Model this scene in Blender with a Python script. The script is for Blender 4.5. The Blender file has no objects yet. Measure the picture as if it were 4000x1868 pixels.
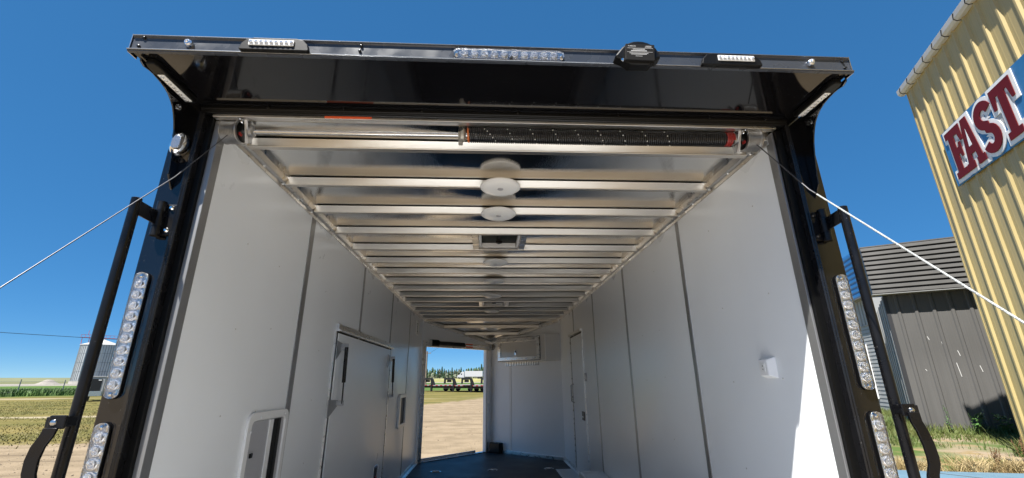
import bpy, bmesh, math, random
from mathutils import Vector, Matrix, Euler
import numpy as np

S = bpy.context.scene
COL = S.collection
PI = math.pi
R = math.radians
rnd = random.Random(7)

# ------------------------------------------------------------------ camera, sky, sun, exposure
def cam_axes(pitch, yaw, roll):
    cy, sy, cp, sp = math.cos(yaw), math.sin(yaw), math.cos(pitch), math.sin(pitch)
    f = Vector((sy*cp, cy*cp, sp)); r = Vector((cy, -sy, 0)); u = r.cross(f)
    c, s = math.cos(roll), math.sin(roll)
    r2, u2 = c*r + s*u, c*u - s*r
    return Matrix((r2, u2, -f)).transposed()
EYE = Vector((0, 0, 1.74))
A_world = cam_axes(R(17.87), 0.0575387, -0.0036)
cam = bpy.data.cameras.new('camera'); camo = bpy.data.objects.new('camera', cam); COL.objects.link(camo)
cam.sensor_width = 36.0; cam.lens = 1691.19/4000*36; cam.clip_start = 0.02; cam.clip_end = 6000
camo.matrix_world = Matrix.Translation(EYE) @ A_world.to_4x4()
S.camera = camo

SUN_AZ, SUN_EL = 41.0, 59.5          # the way the light travels over the ground (from +y towards +x), and its height
w = bpy.data.worlds.new('World'); S.world = w; w.use_nodes = True
nt = w.node_tree; nt.nodes.clear()
sky = nt.nodes.new('ShaderNodeTexSky'); sky.sky_type = 'NISHITA'; sky.sun_disc = False
sky.sun_elevation = R(SUN_EL); sky.sun_rotation = R(SUN_AZ+180)
sky.altitude = 3000; sky.air_density = 0.5; sky.dust_density = 0.0; sky.ozone_density = 5.0
# one tone curve over the whole sky: brightness compressed, colour a little richer
sp_ = nt.nodes.new('ShaderNodeSeparateColor'); sp_.mode = 'HSV'; cb_ = nt.nodes.new('ShaderNodeCombineColor'); cb_.mode = 'HSV'
pw_ = nt.nodes.new('ShaderNodeMath'); pw_.operation = 'POWER'; pw_.inputs[1].default_value = 0.38
hu_ = nt.nodes.new('ShaderNodeMath'); hu_.operation = 'ADD'; hu_.inputs[1].default_value = -0.013
ms_ = nt.nodes.new('ShaderNodeMath'); ms_.operation = 'MULTIPLY'; ms_.inputs[1].default_value = 1.17; ms_.use_clamp = True
bg = nt.nodes.new('ShaderNodeBackground'); bg.inputs['Strength'].default_value = 0.071
wo = nt.nodes.new('ShaderNodeOutputWorld')
nt.links.new(sky.outputs[0], sp_.inputs[0]); nt.links.new(sp_.outputs[0], hu_.inputs[0]); nt.links.new(hu_.outputs[0], cb_.inputs[0]); nt.links.new(sp_.outputs[1], ms_.inputs[0]); nt.links.new(ms_.outputs[0], cb_.inputs[1])
nt.links.new(sp_.outputs[2], pw_.inputs[0]); nt.links.new(pw_.outputs[0], cb_.inputs[2]); nt.links.new(cb_.outputs[0], bg.inputs[0]); nt.links.new(bg.outputs[0], wo.inputs[0])
sl = bpy.data.lights.new('sun', 'SUN'); sl.energy = 2.15; sl.angle = R(0.5); sl.color = (1.0, 0.965, 0.91)
suno = bpy.data.objects.new('sun', sl); COL.objects.link(suno)
d = Vector((math.sin(R(SUN_AZ))*math.cos(R(SUN_EL)), math.cos(R(SUN_AZ))*math.cos(R(SUN_EL)), -math.sin(R(SUN_EL))))
suno.rotation_euler = d.to_track_quat('-Z', 'Y').to_euler(); suno.location = (-20, -25, 40)
S.view_settings.view_transform = 'Standard'; S.view_settings.look = 'None'
S.view_settings.exposure = 2.55; S.view_settings.gamma = 1.0; S.view_settings.use_curve_mapping = False
try:
    S.cycles.max_bounces = 16; S.cycles.diffuse_bounces = 12; S.cycles.glossy_bounces = 6; S.cycles.use_denoising = True
    S.cycles.sample_clamp_indirect = 8.0; S.cycles.blur_glossy = 0.5
except Exception:
    pass

# ------------------------------------------------------------------ materials
def mat(name, col, rough=0.5, metal=0.0, var=0.0, vscale=8.0, bump=0.0, bscale=60.0, stretch=None, spec=0.5, coat=0.0, rvar=0.0, col2=None, detail=4.0):
    m = bpy.data.materials.new(name); m.use_nodes = True
    t = m.node_tree; b = t.nodes['Principled BSDF']
    b.inputs['Base Color'].default_value = (*col, 1); b.inputs['Roughness'].default_value = rough
    b.inputs['Metallic'].default_value = metal; b.inputs['Specular IOR Level'].default_value = spec
    b.inputs['Coat Weight'].default_value = coat
    tc = t.nodes.new('ShaderNodeTexCoord'); mp = t.nodes.new('ShaderNodeMapping')
    t.links.new(tc.outputs['Object'], mp.inputs[0])
    if stretch: mp.inputs['Scale'].default_value = stretch
    if var or col2 or rvar:
        n = t.nodes.new('ShaderNodeTexNoise'); n.inputs['Scale'].default_value = vscale; n.inputs['Detail'].default_value = detail
        t.links.new(mp.outputs[0], n.inputs['Vector'])
        rp = t.nodes.new('ShaderNodeMapRange'); rp.inputs[1].default_value = 0.3; rp.inputs[2].default_value = 0.7
        t.links.new(n.outputs['Fac'], rp.inputs[0])
        if var or col2:
            c2 = col2 or tuple(max(0, c*(1-var)) for c in col); c1 = col if col2 else tuple(min(1, c*(1+var)) for c in col)
            mx = t.nodes.new('ShaderNodeMix'); mx.data_type = 'RGBA'
            mx.inputs[6].default_value = (*c2, 1); mx.inputs[7].default_value = (*c1, 1)
            t.links.new(rp.outputs[0], mx.inputs[0]); t.links.new(mx.outputs[2], b.inputs['Base Color'])
        if rvar:
            r2 = t.nodes.new('ShaderNodeMapRange'); r2.inputs[3].default_value = max(0.01, rough-rvar); r2.inputs[4].default_value = min(1, rough+rvar)
            t.links.new(rp.outputs[0], r2.inputs[0]); t.links.new(r2.outputs[0], b.inputs['Roughness'])
    if bump:
        n2 = t.nodes.new('ShaderNodeTexNoise'); n2.inputs['Scale'].default_value = bscale; n2.inputs['Detail'].default_value = 3
        t.links.new(mp.outputs[0], n2.inputs['Vector'])
        bp = t.nodes.new('ShaderNodeBump'); bp.inputs['Strength'].default_value = bump; bp.inputs['Distance'].default_value = 0.01
        t.links.new(n2.outputs['Fac'], bp.inputs['Height']); t.links.new(bp.outputs[0], b.inputs['Normal'])
    return m

def dusty(name, col, rough, spot=(0.25, 0.24, 0.23), amount=0.1, scale=140.0, coat=0.0, spec=0.5):
    """paint with scattered dust specks and a faint film"""
    m = mat(name, col, rough, rvar=rough*0.5, vscale=9.0, coat=coat, spec=spec)
    t = m.node_tree; b = t.nodes['Principled BSDF']
    tc = t.nodes.new('ShaderNodeTexCoord'); v = t.nodes.new('ShaderNodeTexVoronoi'); v.inputs['Scale'].default_value = scale
    t.links.new(tc.outputs['Object'], v.inputs['Vector'])
    lt = t.nodes.new('ShaderNodeMapRange'); lt.inputs[1].default_value = 0.06; lt.inputs[2].default_value = 0.14; lt.inputs[3].default_value = 1; lt.inputs[4].default_value = 0
    t.links.new(v.outputs['Distance'], lt.inputs[0])
    sp = t.nodes.new('ShaderNodeSeparateColor'); t.links.new(v.outputs['Color'], sp.inputs[0])
    th = t.nodes.new('ShaderNodeMath'); th.operation = 'LESS_THAN'; th.inputs[1].default_value = amount; t.links.new(sp.outputs[0], th.inputs[0])
    ml = t.nodes.new('ShaderNodeMath'); ml.operation = 'MULTIPLY'; t.links.new(lt.outputs[0], ml.inputs[0]); t.links.new(th.outputs[0], ml.inputs[1])
    nz = t.nodes.new('ShaderNodeTexNoise'); nz.inputs['Scale'].default_value = 5; nz.inputs['Detail'].default_value = 6; t.links.new(tc.outputs['Object'], nz.inputs['Vector'])
    nm = t.nodes.new('ShaderNodeMapRange'); nm.inputs[1].default_value = 0.45; nm.inputs[2].default_value = 0.8; nm.inputs[4].default_value = 0.008; t.links.new(nz.outputs['Fac'], nm.inputs[0])
    ad = t.nodes.new('ShaderNodeMath'); ad.operation = 'ADD'; ad.use_clamp = True; t.links.new(ml.outputs[0], ad.inputs[0]); t.links.new(nm.outputs[0], ad.inputs[1])
    mx = t.nodes.new('ShaderNodeMix'); mx.data_type = 'RGBA'; mx.inputs[6].default_value = (*col, 1); mx.inputs[7].default_value = (*spot, 1)
    t.links.new(ad.outputs[0], mx.inputs[0]); t.links.new(mx.outputs[2], b.inputs['Base Color'])
    return m

M = {}
M['black_gloss'] = dusty('black gloss paint', (0.004, 0.004, 0.005), 0.07, amount=0.06, spec=0.8)
M['black_extrusion'] = dusty('black anodised extrusion', (0.006, 0.006, 0.007), 0.26, amount=0.03)
M['spoiler_face'] = dusty('dark anodised spoiler face', (0.040, 0.046, 0.058), 0.28, amount=0.04, scale=90)
M['black_satin'] = dusty('black powder coat', (0.004, 0.004, 0.005), 0.30, amount=0.05, spec=0.35)
M['black_plastic'] = mat('black plastic', (0.004, 0.004, 0.004), 0.38, bump=0.03, bscale=400, spec=0.25)
M['black_rubber'] = mat('black rubber floor', (0.018, 0.018, 0.020), 0.55, var=0.15, vscale=3, rvar=0.06)
M['ramp_bounce'] = mat('ramp paled to bounce light', (0.66, 0.68, 0.70), 0.7, var=0.15, vscale=6)  # unseen ramp, coloured pale to throw sunlight into the trailer
M['jamb'] = mat('satin door jamb', (0.34, 0.34, 0.34), 0.48, metal=0.8, var=0.05, vscale=3)
M['lip'] = mat('extrusion lip with painted highlight', (0.30, 0.32, 0.35), 0.22, metal=0.9)  # brighter metal stands in for the highlight along the black extrusion's edges
M['wall_white'] = mat('white composite wall', (0.86, 0.885, 0.905), 0.34, var=0.04, vscale=1.1, rvar=0.09, bump=0.035, bscale=260, detail=7)
M['batten'] = mat('grey seam moulding', (0.36, 0.36, 0.36), 0.42, metal=0.75, var=0.1, vscale=3)
M['white_trim'] = mat('white plastic trim', (0.80, 0.80, 0.79), 0.35)
M['alu'] = mat('mill aluminium', (0.80, 0.79, 0.77), 0.32, metal=1.0, rvar=0.10, vscale=7, bump=0.03, bscale=90, stretch=(0.3, 3, 3), var=0.06)
M['alu_sheet'] = mat('aluminium ceiling sheet', (0.84, 0.83, 0.81), 0.075, metal=1.0, rvar=0.04, vscale=2.2, bump=0.05, bscale=900, stretch=(1, 0.01, 0.01), var=0.04)
M['alu_rib'] = mat('aluminium ceiling bow', (0.70, 0.665, 0.61), 0.36, metal=1.0, rvar=0.08, vscale=4, bump=0.025, bscale=70, stretch=(0.2, 4, 4), var=0.07)
M['steel'] = mat('bright steel', (0.66, 0.66, 0.66), 0.25, metal=1.0, var=0.1, vscale=25)
M['zinc'] = mat('zinc plated bracket', (0.40, 0.40, 0.40), 0.42, metal=0.9, var=0.18, vscale=30, rvar=0.12)
M['cast'] = mat('cast winding cone', (0.46, 0.43, 0.37), 0.5, metal=0.7, var=0.2, vscale=40)
M['chrome'] = mat('chrome', (0.9, 0.9, 0.9), 0.05, metal=1.0)
M['spring'] = mat('black spring wire', (0.006, 0.006, 0.007), 0.34)
M['red_paint'] = mat('red paint', (0.26, 0.016, 0.012), 0.45)
M['orange_paint'] = mat('orange paint', (0.55, 0.14, 0.03), 0.5)
M['orange_tape'] = mat('orange warning sticker', (0.85, 0.13, 0.04), 0.4)
M['white_mark'] = mat('white stencil paint', (0.75, 0.75, 0.72), 0.6)
M['text_white'] = mat('white print', (0.45, 0.45, 0.45), 0.6)
M['lamp_white'] = mat('frosted lamp lens', (0.86, 0.86, 0.84), 0.07)
M['led_white'] = mat('led strip lens', (0.78, 0.78, 0.76), 0.12, spec=0.8)
M['dark_void'] = mat('dark recess', (0.008, 0.008, 0.008), 0.6)
M['vent_dark'] = mat('tinted vent lid', (0.008, 0.013, 0.012), 0.45, spec=0.15)
M['grey_pane'] = mat('grey window blind', (0.42, 0.42, 0.44), 0.30)
M['cable'] = mat('steel cable', (0.16, 0.16, 0.17), 0.4, metal=0.8)
M['tyre'] = mat('black tyre', (0.018, 0.018, 0.018), 0.75)
M['diamond'] = mat('diamond plate', (0.62, 0.62, 0.62), 0.3, metal=1.0, bump=0.5, bscale=90)
M['screw'] = mat('screw heads', (0.62, 0.62, 0.60), 0.3, metal=0.9)
M['black_screw'] = mat('black screw heads', (0.015, 0.015, 0.015), 0.25)

def lens_mat():
    m = mat('faceted clear lens', (0.93, 0.94, 0.96), 0.08, metal=0.78)
    t = m.node_tree; b = t.nodes['Principled BSDF']
    tc = t.nodes.new('ShaderNodeTexCoord'); wv = t.nodes.new('ShaderNodeTexWave'); wv.wave_type = 'RINGS'; wv.rings_direction = 'SPHERICAL'
    wv.inputs['Scale'].default_value = 42; wv.inputs['Distortion'].default_value = 0.6; wv.inputs['Detail'].default_value = 1
    t.links.new(tc.outputs['Object'], wv.inputs['Vector'])
    bp = t.nodes.new('ShaderNodeBump'); bp.inputs['Strength'].default_value = 1.0; bp.inputs['Distance'].default_value = 0.006
    t.links.new(wv.outputs['Fac'], bp.inputs['Height']); t.links.new(bp.outputs[0], b.inputs['Normal'])
    return m
M['lens'] = lens_mat()
M['lens_base'] = mat('lamp reflector tray', (0.42, 0.43, 0.45), 0.16, metal=0.8, bump=0.3, bscale=180)
def glass_mat():
    m = mat('clear lamp cover', (1, 1, 1), 0.02); b = m.node_tree.nodes['Principled BSDF']
    b.inputs['Transmission Weight'].default_value = 1.0; b.inputs['IOR'].default_value = 1.35
    return m
M['clear'] = glass_mat()

M['yellow'] = mat('yellow steel cladding', (0.43, 0.335, 0.145), 0.42, var=0.12, vscale=0.9, rvar=0.1, bump=0.05, bscale=5, stretch=(1, 1, 0.22), detail=7)
M['gutter'] = mat('white gutter', (0.5538, 0.538, 0.5143), 0.4, var=0.08, vscale=2)
M['sign_blue'] = mat('blue sign board', (0.0356, 0.1582, 0.3481), 0.35, var=0.15, vscale=3, bump=0.15, bscale=9)
M['sign_white'] = mat('white sign outline', (0.80, 0.80, 0.79), 0.4, var=0.05, vscale=6)
M['sign_red'] = mat('maroon letter', (0.115, 0.006, 0.008), 0.6, spec=0.2)
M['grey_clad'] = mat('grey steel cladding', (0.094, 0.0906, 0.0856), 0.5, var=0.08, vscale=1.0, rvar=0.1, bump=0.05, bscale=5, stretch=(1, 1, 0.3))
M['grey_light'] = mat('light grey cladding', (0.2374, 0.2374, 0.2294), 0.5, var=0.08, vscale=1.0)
M['grey_dark'] = mat('charcoal trim and groove shade', (0.030, 0.030, 0.032), 0.45)
M['scratch'] = mat('bare scratch mark', (0.55, 0.54, 0.52), 0.5)
M['blue_clad'] = mat('blue steel cladding', (0.0277, 0.1582, 0.4114), 0.42, var=0.08, vscale=1)
M['siding'] = mat('pale grey siding', (0.2848, 0.2927, 0.2927), 0.55, var=0.06, vscale=2)
M['frame_white'] = mat('white painted frame', (0.688, 0.688, 0.688), 0.4)
M['window_glass'] = mat('dark window glass', (0.02, 0.025, 0.03), 0.05)
M['pad_blue'] = mat('pale blue painted concrete', (0.091, 0.1622, 0.2176), 0.6, var=0.12, vscale=2.0, bump=0.1, bscale=40)
M['galv'] = mat('galvanised bin steel', (0.3956, 0.4193, 0.4272), 0.42, metal=0.35, var=0.10, vscale=0.3)
M['galv_dark'] = mat('bin stiffener', (0.20, 0.22, 0.23), 0.5, metal=0.3)
M['bin_roof'] = mat('bin roof steel', (0.5222, 0.5064, 0.4747), 0.4, metal=0.2, var=0.06, vscale=0.5)
M['red_steel'] = mat('red catwalk steel', (0.36, 0.05, 0.035), 0.55)
M['concrete'] = mat('concrete', (0.3323, 0.3165, 0.2848), 0.8, var=0.1, vscale=0.4)
M['wood_pole'] = mat('weathered pole wood', (0.16, 0.12, 0.09), 0.8, var=0.2, vscale=4)
M['wire'] = mat('dark wire', (0.03, 0.03, 0.03), 0.6)
M['white_paint'] = mat('white vehicle paint', (0.40, 0.40, 0.41), 0.25)
M['black_frame'] = mat('black frame paint', (0.012, 0.012, 0.013), 0.4)
M['deck'] = mat('weathered deck boards', (0.3323, 0.2848, 0.2611), 0.75, var=0.15, vscale=2)
M['tape_red'] = mat('red reflective tape', (0.65, 0.04, 0.03), 0.4)
M['bark'] = mat('bark', (0.10, 0.075, 0.055), 0.9, var=0.2, vscale=6)
M['leaf_dark'] = mat('dark spruce needles', (0.051, 0.102, 0.0476), 0.7, var=0.35, vscale=1.0)
M['leaf_mid'] = mat('mid green leaves', (0.0899, 0.1522, 0.058), 0.7, var=0.35, vscale=1.0)
M['leaf_pale'] = mat('dull grey green leaves', (0.1725, 0.1875, 0.1275), 0.75, var=0.3, vscale=1.0)
M['weed_green'] = mat('weed leaves', (0.0473, 0.1118, 0.0215), 0.6, var=0.35, vscale=3)
M['grass_green'] = mat('green grass blades', (0.0559, 0.1075, 0.0189), 0.65, var=0.4, vscale=0.9, col2=(0.13, 0.135, 0.035))
M['grass_dry'] = mat('dry grass blades', (0.258, 0.1763, 0.0731), 0.7, var=0.3, vscale=1.2, col2=(0.19, 0.165, 0.06))
M['grass_straw'] = mat('pale straw', (0.3612, 0.2752, 0.1376), 0.7, var=0.2, vscale=4)
M['rust_plant'] = mat('rusty seed heads', (0.13, 0.068, 0.026), 0.8, var=0.3, vscale=20)
M['gravel'] = mat('pale gravel', (0.227, 0.2064, 0.1806), 0.9, var=0.15, vscale=2)
M['timber'] = mat('dark old timber', (0.05, 0.047, 0.045), 0.85, var=0.3, vscale=6)

def tape_mat():
    m = mat('red and white reflective tape', (0.7, 0.7, 0.7), 0.4); t = m.node_tree; b = t.nodes['Principled BSDF']
    tc = t.nodes.new('ShaderNodeTexCoord'); sx = t.nodes.new('ShaderNodeSeparateXYZ'); t.links.new(tc.outputs['Object'], sx.inputs[0])
    md = t.nodes.new('ShaderNodeMath'); md.operation = 'FRACT'; ml = t.nodes.new('ShaderNodeMath'); ml.operation = 'MULTIPLY'; ml.inputs[1].default_value = 1.6
    t.links.new(sx.outputs[0], ml.inputs[0]); t.links.new(ml.outputs[0], md.inputs[0])
    gt = t.nodes.new('ShaderNodeMath'); gt.operation = 'GREATER_THAN'; gt.inputs[1].default_value = 0.5; t.links.new(md.outputs[0], gt.inputs[0])
    mx = t.nodes.new('ShaderNodeMix'); mx.data_type = 'RGBA'; mx.inputs[6].default_value = (0.30, 0.30, 0.30, 1); mx.inputs[7].default_value = (0.30, 0.03, 0.03, 1)
    t.links.new(gt.outputs[0], mx.inputs[0]); t.links.new(mx.outputs[2], b.inputs['Base Color'])
    return m
M['tape'] = tape_mat()

def ground_mat():
    m = bpy.data.materials.new('yard ground'); m.use_nodes = True; t = m.node_tree; b = t.nodes['Principled BSDF']; b.inputs['Roughness'].default_value = 0.95
    b.inputs['Specular IOR Level'].default_value = 0.15
    tc = t.nodes.new('ShaderNodeTexCoord'); sx = t.nodes.new('ShaderNodeSeparateXYZ'); t.links.new(tc.outputs['Object'], sx.inputs[0])
    def ma(op, a, c=None, clamp=False):
        n = t.nodes.new('ShaderNodeMath'); n.operation = op; n.use_clamp = clamp
        for i, v in enumerate((a, c)):
            if v is None: continue
            if isinstance(v, (int, float)): n.inputs[i].default_value = v
            else: t.links.new(v, n.inputs[i])
        return n.outputs[0]
    def noise(scale, detail=4, st=None):
        n = t.nodes.new('ShaderNodeTexNoise'); n.inputs['Scale'].default_value = scale; n.inputs['Detail'].default_value = detail
        if st:
            mp = t.nodes.new('ShaderNodeMapping'); mp.inputs['Scale'].default_value = st[0]; mp.inputs['Rotation'].default_value = (0, 0, st[1])
            t.links.new(tc.outputs['Object'], mp.inputs[0]); t.links.new(mp.outputs[0], n.inputs['Vector'])
        else: t.links.new(tc.outputs['Object'], n.inputs['Vector'])
        return n.outputs['Fac']
    def step(v, a, c):
        n = t.nodes.new('ShaderNodeMapRange'); n.interpolation_type = 'SMOOTHSTEP'; n.inputs[1].default_value = a; n.inputs[2].default_value = c; t.links.new(v, n.inputs[0]); return n.outputs[0]
    def mix(f, a, c):
        n = t.nodes.new('ShaderNodeMix'); n.data_type = 'RGBA'; t.links.new(f, n.inputs[0])
        for i, v in ((6, a), (7, c)):
            if isinstance(v, tuple): n.inputs[i].default_value = (*v, 1)
            else: t.links.new(v, n.inputs[i])
        return n.outputs[2]
    X, Y = sx.outputs[0], sx.outputs[1]
    n_big, n_mid, n_fine = noise(0.35, 3), noise(1.6, 5), noise(14, 4)
    streak = noise(0.5, 4, ((0.35, 1.0, 1.0), R(42)))
    dirt = mix(step(n_mid, 0.3, 0.72), (0.18, 0.138, 0.088), (0.238, 0.184, 0.120))
    dirt = mix(step(noise(55, 3), 0.60, 0.74), dirt, (0.115, 0.088, 0.058))
    dirt = mix(step(noise(0.55, 5, ((0.25, 1.6, 1.0), R(8))), 0.52, 0.66), dirt, (0.255, 0.198, 0.132))
    dirt = mix(step(noise(0.8, 6, ((0.2, 2.2, 1.0), R(-6))), 0.56, 0.68), dirt, (0.140, 0.106, 0.068))
    mown = mix(step(streak, 0.35, 0.66), (0.084, 0.080, 0.020), (0.165, 0.131, 0.044))
    mown = mix(step(n_mid, 0.4, 0.75), mown, (0.118, 0.103, 0.03))
    mown = mix(step(noise(0.22, 5, ((0.22, 1.0, 1.0), R(42))), 0.62, 0.70), mown, (0.30, 0.25, 0.17))
    # tall green field: a band far out on the left; beyond it a gravel lot and a dark crop
    dist = ma('SQRT', ma('ADD', ma('MULTIPLY', X, X), ma('MULTIPLY', Y, Y)))
    dn = ma('ADD', dist, ma('MULTIPLY', n_mid, 4.0))
    green = mix(step(n_mid, 0.35, 0.7), (0.042, 0.09, 0.016), (0.085, 0.13, 0.03))
    col = mix(step(dn, 72.0, 80.0), mown, green)
    col = mix(step(dist, 205.0, 215.0), col, (0.23, 0.21, 0.18))
    col = mix(step(dist, 330.0, 345.0), col, (0.12, 0.125, 0.06))
    # bare yard
    f1 = ma('SUBTRACT', 14.2, Y)
    f2 = ma('SUBTRACT', X, ma('SUBTRACT', ma('MULTIPLY', Y, 0.40), 17.6))
    f = ma('ADD', ma('MAXIMUM', f1, f2), ma('MULTIPLY', ma('SUBTRACT', n_mid, 0.5), 3.5))
    f = ma('MINIMUM', f, ma('SUBTRACT', 52.0, Y))
    col = mix(step(f, -0.5, 0.6), col, dirt)
    # weedy plot on the right
    g = ma('MINIMUM', ma('SUBTRACT', X, 6.2), ma('SUBTRACT', Y, 8.4))
    plot = mix(step(n_big, 0.4, 0.6), (0.25, 0.195, 0.135), (0.065, 0.10, 0.024))
    plot = mix(step(n_mid, 0.52, 0.68), plot, (0.21, 0.155, 0.075))
    col = mix(step(g, -0.1, 0.4), col, plot)
    t.links.new(col, b.inputs['Base Color'])
    bp = t.nodes.new('ShaderNodeBump'); bp.inputs['Strength'].default_value = 0.6; bp.inputs['Distance'].default_value = 0.05
    t.links.new(ma('ADD', n_fine, ma('MULTIPLY', n_mid, 0.7)), bp.inputs['Height']); t.links.new(bp.outputs[0], b.inputs['Normal'])
    return m
M['ground'] = ground_mat()

# ------------------------------------------------------------------ mesh helpers
class MB:
    def __init__(s): s.v = []; s.f = []
    def add(s, vs, fs):
        o = len(s.v); s.v += [tuple(p) for p in vs]; s.f += [tuple(i+o for i in f) for f in fs]; return s
    def box(s, x0, x1, y0, y1, z0, z1):
        return s.add([(x, y, z) for x in (x0, x1) for y in (y0, y1) for z in (z0, z1)],
                     [(0, 1, 3, 2), (4, 6, 7, 5), (0, 4, 5, 1), (2, 3, 7, 6), (0, 2, 6, 4), (1, 5, 7, 3)])
    def bar(s, p0, p1, wd, ht, up=(0, 0, 1)):
        p0, p1 = Vector(p0), Vector(p1); a = (p1-p0).normalized(); u = Vector(up)
        if abs(a.dot(u)) > 0.98: u = Vector((0, 1, 0))
        r = a.cross(u).normalized()*wd/2; u = r.cross(a).normalized()*ht/2
        return s.add([p+sr*r+su*u for p in (p0, p1) for sr in (-1, 1) for su in (-1, 1)],
                     [(0, 1, 3, 2), (4, 6, 7, 5), (0, 4, 5, 1), (2, 3, 7, 6), (0, 2, 6, 4), (1, 5, 7, 3)])
    def tube(s, pts, r, n=8, caps=True, r1=None):
        pts = [Vector(p) for p in pts]; k = len(pts); vs = []; pu = None
        for i, p in enumerate(pts):
            t = (pts[min(i+1, k-1)]-pts[max(i-1, 0)]).normalized()
            if pu is None:
                pu = Vector((0, 0, 1)) if abs(t.z) < 0.9 else Vector((0, 1, 0))
            rr = t.cross(pu).normalized(); pu = rr.cross(t).normalized()
            rad = r if r1 is None else r+(r1-r)*i/(k-1)
            vs += [p+rad*(math.cos(2*PI*j/n)*rr+math.sin(2*PI*j/n)*pu) for j in range(n)]
        fs = [(i*n+j, i*n+(j+1) % n, (i+1)*n+(j+1) % n, (i+1)*n+j) for i in range(k-1) for j in range(n)]
        if caps: fs += [tuple(range(n))[::-1], tuple(range((k-1)*n, k*n))]
        return s.add(vs, fs)
    def prism(s, poly, ax, a0, a1):
        def P(q, a):
            return {'x': (a, q[0], q[1]), 'y': (q[0], a, q[1]), 'z': (q[0], q[1], a)}[ax]
        n = len(poly)
        return s.add([P(q, a0) for q in poly]+[P(q, a1) for q in poly],
                     [tuple(range(n))[::-1], tuple(range(n, 2*n))]+[(i, (i+1) % n, n+(i+1) % n, n+i) for i in range(n)])
    def lathe(s, prof, c, ax='z', n=24):
        """prof: list of (radius, height along ax)"""
        vs = []
        for r, h in prof:
            for j in range(n):
                a, b = r*math.cos(2*PI*j/n), r*math.sin(2*PI*j/n)
                vs.append({'x': (c[0]+h, c[1]+a, c[2]+b), 'y': (c[0]+a, c[1]+h, c[2]+b), 'z': (c[0]+a, c[1]+b, c[2]+h)}[ax])
        k = len(prof)
        fs = [(i*n+j, i*n+(j+1) % n, (i+1)*n+(j+1) % n, (i+1)*n+j) for i in range(k-1) for j in range(n)]
        fs += [tuple(range(n))[::-1], tuple(range((k-1)*n, k*n))]
        return s.add(vs, fs)
    def grid(s, fn, nu, nv):
        vs = [fn(i/nu, j/nv) for i in range(nu+1) for j in range(nv+1)]
        return s.add(vs, [(i*(nv+1)+j, (i+1)*(nv+1)+j, (i+1)*(nv+1)+j+1, i*(nv+1)+j+1) for i in range(nu) for j in range(nv)])
    def xf(s, fn): s.v = [tuple(fn(Vector(p))) for p in s.v]; return s

ORG = {}
def make_mesh(name, mb, m, c, smooth, fix=True):
    me = bpy.data.meshes.new(name)
    me.from_pydata([(p[0]-c[0], p[1]-c[1], p[2]-c[2]) for p in mb.v], [], mb.f)
    me.materials.append(m)
    if fix and len(mb.f) < 20000:
        b = bmesh.new(); b.from_mesh(me); bmesh.ops.recalc_face_normals(b, faces=b.faces); b.to_mesh(me); b.free()
    if smooth:
        for p in me.polygons: p.use_smooth = True
        try: me.set_sharp_from_angle(angle=R(smooth if smooth > 1 else 40))
        except Exception: pass
    me.update(); return me
def part(name, mb, m, parent, smooth=0, bevel=0.0, label=None, kind=None, seg=2, fix=True):
    """one mesh object under PARENT; coordinates are those of the parent's thing"""
    if isinstance(m, str): m = M[m]
    a = np.array(mb.v); c = (a.min(0)+a.max(0))/2
    o = bpy.data.objects.new(name, make_mesh(name, mb, m, c, smooth, fix)); COL.objects.link(o)
    po = ORG[parent.name]; o.parent = parent; o.location = tuple(c-po); ORG[o.name] = c
    if bevel:
        md = o.modifiers.new('bevel', 'BEVEL'); md.width = bevel; md.segments = seg; md.limit_method = 'ANGLE'; md.angle_limit = R(35)
    if label: o['label'] = label
    if kind: o['kind'] = kind
    return o
def tag(o, label, cat, group=None):
    o['label'] = label; o['category'] = cat
    if group: o['group'] = group
    return o
def thing(name, label, cat, loc=(0, 0, 0), rz=0.0, group=None, org=(0, 0, 0)):
    o = bpy.data.objects.new(name, None); COL.objects.link(o); o.location = loc; o.rotation_euler = (0, 0, rz); o.empty_display_size = 0.2
    ORG[o.name] = np.array(org, float); return tag(o, label, cat, group)
def solo(name, mb, m, base=None, smooth=0, label=None, cat=None, group=None, kind=None, fix=True):
    """a top-level thing that is one mesh, its origin at BASE"""
    if isinstance(m, str): m = M[m]
    if base is None:
        a = np.array(mb.v); base = ((a[:, 0].min()+a[:, 0].max())/2, (a[:, 1].min()+a[:, 1].max())/2, a[:, 2].min())
    o = bpy.data.objects.new(name, make_mesh(name, mb, m, base, smooth, fix)); COL.objects.link(o); o.location = base
    ORG[o.name] = np.array(base, float)
    if kind: o['kind'] = kind
    if label: tag(o, label, cat, group)
    return o
def copy_part(o, dloc, parent=None):
    """copy of one part with its own pieces, moved by DLOC"""
    c = o.copy(); COL.objects.link(c); c.parent = parent or o.parent
    c.location = Vector(o.location)+Vector(dloc); ORG[c.name] = ORG[o.name]+np.array(dloc)
    for ch in list(o.children):
        g = ch.copy(); COL.objects.link(g); g.parent = c; ORG[g.name] = ORG[ch.name]+np.array(dloc)
    return c
def copy_tree(o, parent=None):
    c = o.copy(); COL.objects.link(c)
    if parent: c.parent = parent
    for ch in list(o.children): copy_tree(ch, c)
    return c

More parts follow.
